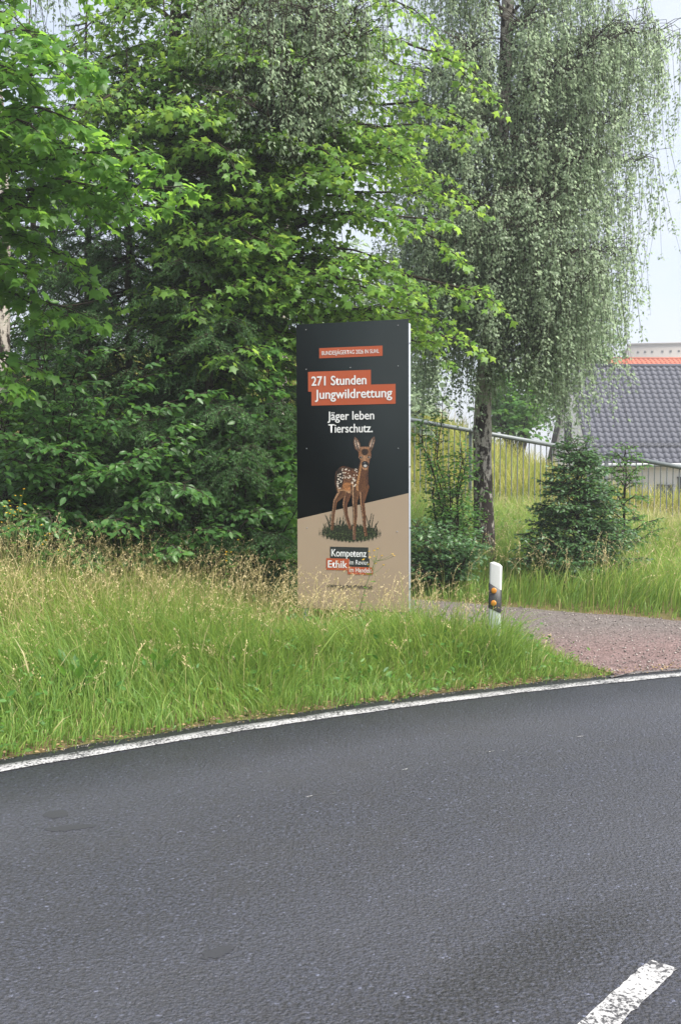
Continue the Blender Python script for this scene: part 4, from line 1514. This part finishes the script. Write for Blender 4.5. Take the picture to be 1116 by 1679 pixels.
def tile_mesh(name, w, l, mat, k=7):
    """one interlocking pantile: an S-shaped sheet with a thick lower lip"""
    xs_ = np.linspace(0, w, k)
    zz_ = .035 * np.sin(xs_ / w * 2 * math.pi - .9)
    V, Q = [], []
    for yy, dz in ((0, .03), (l, 0)):
        V += [[a_, yy, b_ + dz] for a_, b_ in zip(xs_, zz_)]
    V += [[a_, 0, b_ - .004] for a_, b_ in zip(xs_, zz_)]
    for i_ in range(k - 1):
        Q += [[i_, i_ + 1, k + i_ + 1, k + i_], [2 * k + i_, 2 * k + i_ + 1, i_ + 1, i_]]
    return make_mesh(name, np.array(V), [np.array(Q)], mat, None, True), np.array(V), np.array(Q)


def gable_house(name, label, x0, x1, y0, depth, z_base, z_eave, z_ridge, wall, tile_mat, tw, tl, single_box=None, over=.35):
    r_ = empty(name, ((x0 + x1) / 2, y0 + depth / 2, z_base), 0, label, 'house')
    ox, oy, oz = r_.location
    xm = (x1 - x0) / 2
    ym = depth / 2
    he, hr = z_eave - z_base, z_ridge - z_base
    g = Geo()
    V = []
    for xx in (-xm, xm):
        V += [[xx, -ym, 0], [xx, ym, 0], [xx, ym, he], [xx, 0, hr - .12], [xx, -ym, he]]
    g.add(V, [[0, 1, 6, 5], [0, 5, 9, 4], [1, 2, 7, 6], [0, 4, 2, 1], [5, 6, 7, 9]], [[4, 3, 2], [9, 7, 8]])
    g.build('wall', wall, r_)
    # roof deck: two slabs
    g = Geo()
    sl = math.atan2(hr - he, ym)
    for sgn in (-1, 1):
        e = np.array([sgn * -1, 0, 0])
        y_e, z_e = sgn * (ym + over * math.cos(sl)), he - over * math.sin(sl)
        a = [[-xm - .25, y_e, z_e], [xm + .25, y_e, z_e], [xm + .25, 0, hr], [-xm - .25, 0, hr]]
        bq = [[p[0], p[1], p[2] - .16] for p in a]
        g.add(a + bq, [[0, 1, 2, 3], [7, 6, 5, 4], [0, 4, 5, 1], [1, 5, 6, 2], [3, 7, 4, 0]])
    deck = g.build('roof', tile_mat, r_)
    # tiles on the slope that faces the camera
    me, tv, tq = tile_mesh('tile', tw, tl * 1.06, tile_mat)
    Ls = math.hypot(hr - he, ym) + over
    rows, cols = int(Ls / tl), int((x1 - x0 + .5) / tw)
    cells = []
    for j in range(rows):
        for i_ in range(cols):
            up_ = j * tl
            cells.append((-xm - .25 + i_ * tw, -(ym + over * math.cos(sl)) + up_ * math.cos(sl), he - over * math.sin(sl) + up_ * math.sin(sl) + .035))
    cells = np.array(cells)
    Wc = cells + np.array([ox, oy, oz])
    px_, py_, _ = to_px(Wc)
    inside = np.zeros(len(cells), bool)
    if single_box:
        vis = (px_ > single_box[0]) & (px_ < single_box[1]) & (py_ > single_box[2]) & (py_ < single_box[3])
        inside[np.where(vis)[0][:300]] = True
    for p in cells[inside]:
        o_ = bpy.data.objects.new('tile', me)
        o_.location = p
        o_.rotation_euler = (sl, 0, 0)
        link(o_, deck)
    rest = cells[~inside]
    ca, sa = math.cos(sl), math.sin(sl)
    rv = np.stack([tv[:, 0], tv[:, 1] * ca - tv[:, 2] * sa, tv[:, 1] * sa + tv[:, 2] * ca], 1)
    VV = (rest[:, None, :] + rv[None]).reshape(-1, 3)
    QQ = (tq[None] + (np.arange(len(rest)) * len(tv))[:, None, None]).reshape(-1, 4)
    tag(obj('tile_field', make_mesh('tile_field', VV, [QQ], tile_mat, None, True), deck), kind='stuff')
    # ridge caps
    g = Geo()
    g.tube(np.array([[-xm - .25, 0, hr + .02], [0, 0, hr + .02], [xm + .25, 0, hr + .02]]), .11, 8, caps=True)
    g.build('ridge_cap', tile_mat, deck, True)
    return r_, (ox, oy, oz), xm, ym, he, hr, sl, deck


x_l = at(968, 740, 45.0)[0]
hs, ho, xm, ym, he, hr, sl, deck = gable_house('white_house', 'white house with dark grey tiled roof behind the fence', x_l + .25, x_l + 16, 45.3, 9.2, -1.9, at(1000, 752, 45)[2], at(1050, 600, 49.6)[2],
                                               M['render_white'], M['tile_grey'], .30, .335, (975, 1120, 603, 760))
yf = -ym
g = Geo(); g.box((0, yf - .335, he - .30), (2 * xm + .5, .03, .2)); g.build('fascia', M['frame_white'], hs)
g = Geo(); g.tube(np.array([[-xm - .3, yf - .42, he - .30], [0, yf - .42, he - .3], [xm + .3, yf - .42, he - .3]]), .06, 8); g.build('gutter', M['steel'], hs, True)
zp = at(1060, 797, 45)[2] + 1.9
g = Geo(); g.box((0, yf - .01, zp / 2 - .05), (2 * xm + .02, .05, zp)); g.build('plinth', M['plinth'], hs)


def window(parent, cx_, y_, z0, z1, w, mat_f, facing='front', bars=1):
    g_ = Geo()
    t_ = .07
    if facing == 'front':
        g_.box((cx_, y_, (z0 + z1) / 2), (w, .05, z1 - z0))
        pane = g_.build('window', M['glass'], parent)
        f_ = Geo()
        f_.box((cx_, y_ - .04, z1), (w + .14, .08, t_)); f_.box((cx_, y_ - .04, z0), (w + .2, .12, t_))
        for sx_ in ([-w / 2, w / 2] + [0] * bars): f_.box((cx_ + sx_, y_ - .04, (z0 + z1) / 2), (t_, .08, z1 - z0 - t_))
    else:
        g_.box((cx_, y_, (z0 + z1) / 2), (.05, w, z1 - z0))
        pane = g_.build('window', M['glass'], parent)
        f_ = Geo()
        f_.box((cx_ - .04, y_, z1), (.08, w + .14, t_)); f_.box((cx_ - .04, y_, z0), (.12, w + .2, t_))
        for sy_ in (-w / 2, w / 2, 0): f_.box((cx_ - .04, y_ + sy_, (z0 + z1) / 2), (.08, t_, z1 - z0 - t_))
    f_.build('window_frame', mat_f, pane)


for pxa, pxb, pya, pyb in [(1079, 1101, 795, 840), (1112, 1135, 783, 820), (1036, 1049, 792, 830)]:
    A_, B_ = at(pxa, pya, 45.2), at(pxb, pyb, 45.2)
    window(hs, (A_[0] + B_[0]) / 2 - ho[0], yf - .03, B_[2] + 1.9, A_[2] + 1.9, B_[0] - A_[0], M['dark_frame'])
z_w = at(935, 715, 49)[2] + 1.9
window(hs, -xm - .03, .6, z_w - .6, z_w + .7, 1.1, M['dark_frame'], 'side')
window(hs, -xm - .03, -2.6, .9, 2.2, 1.1, M['dark_frame'], 'side')
# snow guard on the lower slope
g = Geo()
u_ = .95
yy, zz = -(ym + .35 * math.cos(sl)) + u_ * math.cos(sl), he - .35 * math.sin(sl) + u_ * math.sin(sl) + .12
for dz in (.05, .13): g.tube(np.array([[-xm, yy, zz + dz], [0, yy, zz + dz], [xm, yy, zz + dz]]), .015, 5)
for k in range(int(2 * xm / .3)): g.box((-xm + .15 + k * .3, yy, zz + .06), (.02, .03, .2))
g.build('snow_guard', M['dark_frame'], deck)

x_r = at(1000, 595, 64)[0]
gable_house('red_roofed_house', 'house with orange red tiled roof peeking over the grey roof', x_r, x_r + 20, 62, 9, -2, at(1050, 640, 62)[2], at(1050, 589, 66.5)[2], M['render_white'], M['tile_red'], .30, .335, (1000, 1120, 585, 603))

# concrete block far behind
M['concrete'] = plain('concrete', (.34, .305, .275), .9, .2, 0, .1, .25, .1)
M['hole'] = plain('dark_opening', (.08, .075, .07), .8, .2, 0, .1, 1)
tl_ = at(1053, 562, 150)
bl = empty('apartment_block', (tl_[0] + 14, 156, -2), math.radians(-12), 'beige concrete block with small square openings on the skyline', 'building')
g = Geo()
ht = tl_[2] + 2.0
g.box((0, 0, ht / 2), (28, 12, ht)); g.box((0, 0, ht + .12), (28.4, 12.4, .25))
g.build('wall', M['concrete'], bl)
g = Geo(); g.box((-1.2, -2, ht + .75), (6, 6, 1.0)); g.build('roof_house', M['concrete'], bl)
for j in range(5):
    for k in range(9):
        g = Geo()
        xx = -12.9 + k * (1.0 if k < 3 else 1.15)
        g.box((xx, -6.0, ht - 1.0 - j * 1.25), (.3, .12, .3))
        g.build('opening', M['hole'], bl)
g = Geo(); g.box((-5.8, -6.6, ht - 2.6), (6, 1.2, .35)); g.build('canopy', M['hole'], bl)

# ------------------------------------------------------------------ delineator post
M['post_white'] = plain('post_plastic', (.70, .71, .70), .45, .4, 0, .06, 18)
t = NT('post_plastic_green')
v = t.coords()
n = t.noise(v, 14, 4, .6)
sx = t.n.new('ShaderNodeSeparateXYZ')
t.l.new(v, sx.inputs[0])
f_ = t.ramp(t.math('ADD', sx.outputs[2], t.math('MULTIPLY', t.math('SUBTRACT', n, .5), .3)), [(.25, 1.0), (.6, 0.0)])
M['post_white'] = t.done(t.principled(t.mix(t.math('MULTIPLY', f_, .6), (.47, .48, .47), (.20, .29, .22)), .45, .4))
M['post_black'] = plain('post_black', (.018, .018, .02), .5, .4, 0, .2, 20)
M['amber'] = plain('amber_reflector', (.46, .175, .016), .4, .5, 0, .25, 160)


def post_section(z_top_fn, z_bot_fn, w=.10, dp=.085, grow=0.0):
    """rounded wedge section, open at the back, cut by slanted planes"""
    hw = w / 2 + grow
    sec = [(-hw, .0 - grow), (-hw + .012, -.012 - grow), (hw - .012, -.012 - grow), (hw, 0 - grow), (hw - .004, .035), (.025, dp), (-.025, dp), (-hw + .004, .035)]
    b = [(x_, y_, z_bot_fn(x_, y_)) for x_, y_ in sec]
    t_ = [(x_, y_, z_top_fn(x_, y_)) for x_, y_ in sec]
    g_ = Geo()
    n_ = len(sec)
    g_.add(b + t_, [[i_, (i_ + 1) % n_, n_ + (i_ + 1) % n_, n_ + i_] for i_ in range(n_)], [[n_, n_ + i_, n_ + i_ + 1] for i_ in range(1, n_ - 1)])
    return g_


pp = at(808, 1100, 8.2)
zt = at(808, 922, 8.2)[2]
zb_ = tz(pp[0], 8.2)
r_ = empty('delineator_post', (pp[0], 8.2, zb_), math.radians(-14), 'white roadside marker post with black band and amber reflectors', 'post')
r_.rotation_euler = (0, math.radians(1.2), math.radians(-16))
Ht = zt - zb_
slope = lambda base: (lambda x_, y_: base - .55 * max(0.0, x_ + .012) - .12 * max(0.0, -.012 - x_))
body = post_section(slope(Ht), lambda x_, y_: -.15)
bevel(body.build('post_body', M['post_white'], r_), .004, 2)
band = post_section(lambda x_, y_: Ht - .165 - .55 * (x_ + .05), lambda x_, y_: Ht - .365 - .4 * (x_ + .05), grow=.002)
band.build('black_band', M['post_black'], r_)
for dz in (.225, .325):
    g = Geo()
    g.tube(np.array([[-.008, -.0135, Ht - dz], [-.008, -.021, Ht - dz], [-.008, -.0235, Ht - dz]]), [.0225, .0225, .017], 14, caps=True)
    g.build('reflector', M['amber'], r_, False)

# ------------------------------------------------------------------ the signboard
SW, SH = 1.0, 2.5
pl_, pr_ = at(488.5, 997, 9.12), at(670, 1004, 8.80)
ctr = (pl_ + pr_) / 2
rz = math.atan2(pr_[1] - pl_[1], pr_[0] - pl_[0])
SW = float(np.hypot(*(pr_ - pl_)[:2]))
z_bot = float(ctr[2])
SH = float(at(580, 527.5, 8.96)[2] - z_bot)
zg = tz(ctr[0], ctr[1])
sign = empty('signboard', (ctr[0], ctr[1], zg), rz, 'tall dark green and beige signboard with a fawn standing in the grass', 'sign')
sign.rotation_euler = (0, math.radians(-.25), rz)
LIFT = z_bot - zg
M['sign_dark'] = plain('sign_dark', (.0070, .0105, .0118), .75, .07, 0, .06, 3)
M['sign_beige'] = plain('sign_beige', (.31, .238, .17), .65, .35, 0, .05, 4)
M['sign_orange'] = plain('sign_orange', (.36, .074, .027), .5, .35, 0, .05, 4)
M['sign_white'] = plain('sign_white', (.62, .63, .63), .6, .2, 0, .03, 4)
M['sign_black'] = plain('sign_black', (.016, .021, .02), .5, .35, 0, .05, 4)
M['screw_grey'] = plain('screw_grey', (.22, .23, .24), .6, .3, 0, .1, 9)
M['aluminium'] = plain('aluminium', (.36, .39, .44), .5, .5, .25, .06, 9)


def U(u): return (u - .5) * SW
def Z(v_): return LIFT + (1 - v_) * SH


g = Geo()
g.box((0, .003, LIFT + SH / 2), (SW, .006, SH))
panel = g.build('front_panel', M['sign_dark'], sign)
g = Geo(); g.box((0, .072, LIFT + SH / 2 - .012), (SW - .004, .006, SH - .04)); g.build('back_panel', M['aluminium'], sign)
for sgn in (-1, 1):
    g = Geo(); g.box((sgn * (SW / 2 - .024), .0375, LIFT + SH / 2 - .015), (.045, .062, SH - .03)); bevel(g.build('side_frame', M['aluminium'], sign), .004)
    g = Geo(); g.box((sgn * (SW / 2 - .065), .0375, LIFT / 2 - .15), (.05, .045, LIFT + .32)); bevel(g.build('leg', M['aluminium'], sign), .004)
    for k in range(5):
        g = Geo()
        zk = LIFT + .2 + k * (SH - .4) / 4
        g.tube(np.array([[0, 0, 0], [.004, 0, 0], [.006, 0, 0]]), [.008, .008, .005], 8, caps=True)
        o = g.build('rivet', M['post_black'], sign)
        o.location = (sgn * (SW / 2 - .0015) if sgn > 0 else -SW / 2 + .001, .038, zk)
        if sgn < 0: o.rotation_euler = (0, 0, math.pi)
for zz in (LIFT + .03, LIFT + SH - .05):
    g = Geo(); g.box((0, .0375, zz), (SW - .1, .06, .04)); g.build('cross_frame', M['aluminium'], sign)


def flat(name, uv, mat, y_, parent=panel):
    g_ = Geo()
    g_.poly([(U(a), y_, Z(b)) for a, b in uv])
    return g_.build(name, mat, parent)


def rect(name, u0, u1, v0, v1, mat, y_): return flat(name, [(u0, v1), (u1, v1), (u1, v0), (u0, v0)], mat, y_)


flat('beige_field', [(0.0, .9995), (.9995, .9995), (.9995, .590), (0.0, .684)], M['sign_beige'], -.001)
rect('orange_label', .21, .775, .086, .121, M['sign_orange'], -.001)
rect('orange_label', .107, .672, .167, .236, M['sign_orange'], -.001)
rect('orange_label', .137, .888, .2175, .285, M['sign_orange'], -.0015)
rect('black_label', .30, .645, .779, .832, M['sign_black'], -.002)
rect('black_label', .46, .655, .818, .848, M['sign_black'], -.0025)
rect('orange_label', .265, .475, .820, .861, M['sign_orange'], -.003)
rect('orange_label', .46, .685, .848, .874, M['sign_orange'], -.0035)


def lettering(text, u0, u1, v_base, cap, mat, y_, bold=.012):
    cu = bpy.data.curves.new('lettering', 'FONT')
    cu.body = text
    cu.size = 1.0
    cu.resolution_u = 4
    tmp = bpy.data.objects.new('lettering', cu)
    COL.objects.link(tmp)
    dg = bpy.context.evaluated_depsgraph_get()
    dg.update()
    me = bpy.data.meshes.new_from_object(tmp.evaluated_get(dg))
    bpy.data.objects.remove(tmp)
    n_ = len(me.vertices)
    co_ = np.empty(n_ * 3, np.float32)
    me.vertices.foreach_get('co', co_)
    co_ = co_.reshape(-1, 3)
    x0, x1 = co_[:, 0].min(), co_[:, 0].max()
    sxx = (U(u1) - U(u0)) / (x1 - x0)
    szz = cap * SH / .729
    out = np.stack([U(u0) + (co_[:, 0] - x0) * sxx, np.full(n_, y_), Z(v_base) + co_[:, 1] * szz], 1)
    nl_ = len(me.loops)
    lv = np.empty(nl_, np.int32)
    me.loops.foreach_get('vertex_index', lv)
    tot = np.empty(len(me.polygons), np.int32)
    me.polygons.foreach_get('loop_total', tot)
    faces_, p_ = {}, 0
    for q in tot:
        faces_.setdefault(int(q), []).append(lv[p_:p_ + q])
        p_ += q
    Vs, Fs = [], []
    sh = bold * 1.25 * szz
    for k_, (dx, dz) in enumerate(((0, 0), (-sh, 0), (sh, 0), (-sh * .6, sh * .5), (sh * .6, -sh * .5))):
        Vs.append(out + np.array([dx, -.0001 * k_, dz]))
        Fs += [np.array(f_) + k_ * n_ for f_ in faces_.values()]
    bpy.data.meshes.remove(me)
    return obj('lettering', make_mesh('lettering', np.vstack(Vs), Fs, mat), panel)


lettering('BUNDESJÄGERTAG 2026 IN SUHL', .235, .745, .1105, .0145, M['sign_white'], -.004, .004)
lettering('271 Stunden', .140, .632, .2155, .0335, M['sign_white'], -.004, .016)
lettering('Jungwildrettung', .172, .857, .262, .0335, M['sign_white'], -.004, .016)
lettering('Jäger leben', .285, .700, .3365, .031, M['sign_white'], -.004, .014)
lettering('Tierschutz.', .292, .686, .3805, .031, M['sign_white'], -.004, .014)
lettering('Kompetenz', .315, .628, .8125, .0265, M['sign_white'], -.0045, .014)
lettering('im Revier', .475, .645, .8395, .0170, M['sign_white'], -.0045, .003)
lettering('Ethik', .282, .455, .8525, .0265, M['sign_white'], -.0045, .014)
lettering('im Handeln', .475, .676, .8665, .0170, M['sign_white'], -.0045, .003)
lettering('www.jagdverband.de', .265, .680, .923, .0165, M['sign_black'], -.004, .006)
for u, v_ in [(.09, .158), (.49, .157), (.91, .157), (.09, .435), (.91, .437), (.09, .715), (.9, .722), (.09, .02), (.91, .02), (.45, .95), (.09, .97), (.91, .97)]:
    g = Geo()
    g.tube(np.array([[0, 0, 0], [0, -.003, 0], [0, -.0045, 0]]), [.005, .005, .003], 8, caps=True)
    o = g.build('screw', M['screw_grey'] if v_ < .6 else M['plinth'], panel)
    o.location = (U(u), -.0012, Z(v_))

# ---- the printed fawn: a fine grid of flat coloured cells (print on the board)
rg = np.random.default_rng(77)
cell = .0036
nu, nv_ = int(.60 * SW / cell), int(.405 * SH / cell)
# drawing space: x 270..770, y 50..925 in tracing units
gx_, gy_ = np.meshgrid(np.linspace(262, 778, nu), np.linspace(50, 930, nv_))
colr = np.zeros((nv_, nu, 3))
alpha = np.zeros((nv_, nu), bool)
fur = rg.normal(0, 1, (nv_, nu))
fur2 = (fur + np.roll(fur, 1, 0) + np.roll(fur, 2, 0) + np.roll(fur, (1, 1), (0, 1))) / 2.2


def capsule(p0, r0, p1, r1):
    p0, p1 = np.array(p0, float), np.array(p1, float)
    d = p1 - p0
    tt = np.clip(((gx_ - p0[0]) * d[0] + (gy_ - p0[1]) * d[1]) / (d @ d), 0, 1)
    rr = r0 + (r1 - r0) * tt
    ex, ey = gx_ - (p0[0] + d[0] * tt), gy_ - (p0[1] + d[1] * tt)
    return np.hypot(ex, ey) / rr, ex / rr, tt


def paint(mask, c, amt=.25):
    global colr, alpha
    c = np.broadcast_to(np.asarray(c, float), colr.shape)
    tex = np.clip(1 + amt * fur2, .25, 2.2)[..., None]
    colr = np.where(mask[..., None], c * tex, colr)
    alpha = alpha | mask


def polymask(pts):
    pts = np.array(pts, float)
    ins = np.zeros(gx_.shape, bool)
    j = len(pts) - 1
    for i_ in range(len(pts)):
        xi, yi, xj, yj = *pts[i_], *pts[j]
        ins ^= ((yi > gy_) != (yj > gy_)) & (gx_ < (xj - xi) * (gy_ - yi) / (yj - yi + 1e-9) + xi)
        j = i_
    return ins


def limb_paint(path, base, hi, lo):
    """chain of tapered segments, lit on the right edge"""
    best = np.full(gx_.shape, 9.0)
    lat = np.zeros(gx_.shape)
    for (p0, r0), (p1, r1) in zip(path[:-1], path[1:]):
        d, ex, _ = capsule(p0, r0, p1, r1)
        m_ = d < best
        best = np.where(m_, d, best)
        lat = np.where(m_, ex, lat)
    k_ = np.clip(lat * .5 + .5, 0, 1)[..., None]
    c = np.array(lo) * (1 - k_) + np.array(base) * k_
    c = np.where((np.abs(lat + .55) < .18)[..., None], np.array(hi), c)
    paint(best < 1, c)


BR, HI, LO = (.165, .078, .036), (.34, .21, .125), (.040, .020, .013)
# tuft of ground
ell = ((gx_ - 520) / 225) ** 2 + ((gy_ - 835) / 68) ** 2
edge_n = .16 * np.sin(gx_ * .21) + .1 * np.sin(gx_ * .53 + 1) + .1 * fur
paint(ell < 1 + edge_n, (.024, .034, .016), .6)
paint((ell < .9) & (fur2 > .9), (.075, .095, .04), .3)
for k in range(46):
    x0_ = rg.uniform(310, 735)
    hgt_ = rg.uniform(40, 120) * (1.25 if (x0_ < 460 or x0_ > 660) else .55)
    lx = rg.normal(0, 26)
    d, _, tt = capsule((x0_, 815), 4.2, (x0_ + lx, 815 - hgt_), 2.0)
    paint(d < 1, (.022, .03, .014), .2)
# legs, far side first
limb_paint([((505, 500), 34), ((478, 610), 19), ((492, 700), 13), ((520, 795), 12)], (.15, .065, .032), (.28, .16, .09), LO)
limb_paint([((445, 430), 46), ((452, 520), 34), ((402, 585), 16), ((386, 690), 13), ((376, 805), 11)], BR, HI, LO)
body_ = polymask([(403, 385), (412, 345), (432, 318), (465, 300), (500, 306), (540, 322), (578, 322), (600, 330), (640, 340), (662, 430), (655, 480), (630, 520), (580, 505), (545, 522), (505, 515), (470, 495), (440, 500), (415, 460)])
shade_k = np.clip((gy_ - 300) / 215, 0, 1)[..., None]
paint(body_, np.array((.10, .042, .022)) * (1 - shade_k) + np.array((.18, .085, .038)) * shade_k, .38)
paint(body_ & (np.hypot((gx_ - 438) / 30, (gy_ - 395) / 75) < 1), (.028, .018, .013), .5)
paint(body_ & (np.abs(gy_ - 316 - .16 * np.abs(gx_ - 490)) < 11) & (gx_ > 440) & (gx_ < 590), (.07, .035, .02), .4)
paint(body_ & (gy_ > 488) & (gx_ < 545), (.40, .24, .13), .3)
paint(body_ & (np.hypot((gx_ - 505) / 42, (gy_ - 465) / 34) < 1), (.33, .15, .06), .3)
limb_paint([((625, 470), 44), ((615, 590), 18), ((628, 690), 15), ((634, 790), 11), ((643, 848), 12)], (.17, .075, .035), (.36, .21, .12), LO)
limb_paint([((565, 470), 40), ((556, 590), 21), ((561, 690), 17), ((553, 790), 12), ((553, 868), 13)], BR, HI, LO)
paint(capsule((553, 862), 12, (553, 878), 12)[0] < 1, (.16, .085, .06), .2)
# neck and head
limb_paint([((608, 450), 56), ((618, 370), 44), ((630, 290), 36)], BR, (.36, .19, .085), (.075, .03, .016))
paint((np.hypot((gx_ - 652) / 14, (gy_ - 400) / 62) < 1) & alpha, (.09, .04, .022), .4)
for ear, inn in (([(557, 70), (548, 110), (560, 160), (588, 192), (606, 165), (600, 120), (578, 84)], [(560, 88), (557, 120), (572, 160), (592, 178), (596, 140), (578, 100)]),
                 ([(712, 66), (717, 100), (703, 150), (684, 188), (666, 165), (671, 115), (692, 82)], [(708, 84), (707, 115), (694, 152), (680, 174), (676, 140), (692, 96)])):
    paint(polymask(ear), (.15, .085, .055), .3)
    paint(polymask(inn), (.45, .36, .29), .45)
    m_ = polymask(inn)
    paint(m_ & (np.abs((gx_ - np.mean([p[0] for p in inn])) + .25 * (gy_ - 130) * (1 if inn[0][0] > 640 else -1)) < 5), (.06, .04, .035), .3)
hd = np.minimum(np.hypot((gx_ - 637) / 49, (gy_ - 212) / 60), capsule((638, 240), 40, (639, 308), 25)[0])
kk = np.clip(np.abs(gx_ - 637) / 48, 0, 1)[..., None]
paint(hd < 1, np.array((.36, .21, .12)) * (1 - kk) + np.array((.17, .075, .036)) * kk, .3)
paint(np.hypot((gx_ - 637) / 25, (gy_ - 188) / 30) < 1, (.035, .022, .017), .4)
paint(np.hypot((gx_ - 637) / 44, (gy_ - 158) / 10) < 1, (.28, .15, .085), .3)
for ex_ in (605, 669):
    paint(np.hypot((gx_ - ex_) / 15, (gy_ - 234) / 11) < 1, (.36, .23, .15), .2)
    paint(np.hypot((gx_ - ex_) / 11, (gy_ - 233) / 8.5) < 1, (.008, .007, .007), 0)
    paint(np.hypot((gx_ - ex_ - 3) / 3, (gy_ - 230) / 3) < 1, (.5, .5, .5), 0)
paint(np.hypot((gx_ - 639) / 27, (gy_ - 288) / 27) < 1, (.022, .018, .018), .2)
paint(np.hypot((gx_ - 640) / 13, (gy_ - 300) / 11) < 1, (.5, .49, .48), .1)
paint(np.hypot((gx_ - 639) / 17, (gy_ - 280) / 11) < 1, (.012, .013, .016), .1)
paint(np.hypot((gx_ - 636) / 6, (gy_ - 276) / 3.5) < 1, (.22, .26, .3), .1)
# white coat spots
for k in range(74):
    x_, y_ = rg.uniform(415, 575), rg.uniform(318, 470)
    if x_ < 460: y_ = rg.uniform(350, 480)
    elif y_ > 400 and x_ < 520: continue
    paint(body_ & (np.hypot((gx_ - x_) / rg.uniform(3, 6), (gy_ - y_) / rg.uniform(3.5, 6.5)) < 1), (.62, .56, .49), .12)
# cells -> mesh
iy, ix = np.where(alpha)
u0_ = (470 + 262 / 4.852 - 490) / 180.5
u1_ = (470 + 778 / 4.852 - 490) / 180.5
v0_ = (700 + 50 / 4.852 - 527.5) / 472
v1_ = (700 + 930 / 4.852 - 527.5) / 472
uu = u0_ + (u1_ - u0_) * (ix / (nu - 1))
vv = v0_ + (v1_ - v0_) * (iy / (nv_ - 1))
hu, hv_ = (u1_ - u0_) / (nu - 1) / 2, (v1_ - v0_) / (nv_ - 1) / 2
V = np.stack([np.stack([U(uu + a * hu), np.full(len(uu), -.0022), Z(vv + b * hv_)], 1) for a, b in ((-1, 1), (1, 1), (1, -1), (-1, -1))], 1).reshape(-1, 3)
t = NT('fawn_print')
M['fawn_print'] = t.done(t.principled(t.attr('ink', 'Color'), .5, .3))
me = make_mesh('fawn_print', V, [np.arange(len(V)).reshape(-1, 4)], M['fawn_print'])
ca = me.color_attributes.new('ink', 'FLOAT_COLOR', 'POINT')
cc = np.c_[np.clip(colr[iy, ix] ** 1.12 * .92, 0, 1), np.ones(len(iy))]
ca.data.foreach_set('color', np.repeat(cc, 4, 0).astype(np.float32).ravel())
obj('fawn_print', me, panel)


# ------------------------------------------------------------------ thin haze that fades the distance, added to lift the dark tones
g = Geo()
g.box((0, 150, 10.5), (4200, 4200, 27))
hz = bpy.data.materials.new('haze')
hz.use_nodes = True
hz.node_tree.nodes.clear()
ho_ = hz.node_tree.nodes.new('ShaderNodeOutputMaterial')
pv = hz.node_tree.nodes.new('ShaderNodeVolumePrincipled')
pv.inputs['Color'].default_value = (.93, .96, 1.0, 1)
pv.inputs['Density'].default_value = 0.0021
pv.inputs['Anisotropy'].default_value = 0.3
hz.node_tree.links.new(pv.outputs['Volume'], ho_.inputs['Volume'])
tag(g.build('haze', hz), 'thin pale haze filling the air and lifting the dark tones', 'haze', kind='stuff')
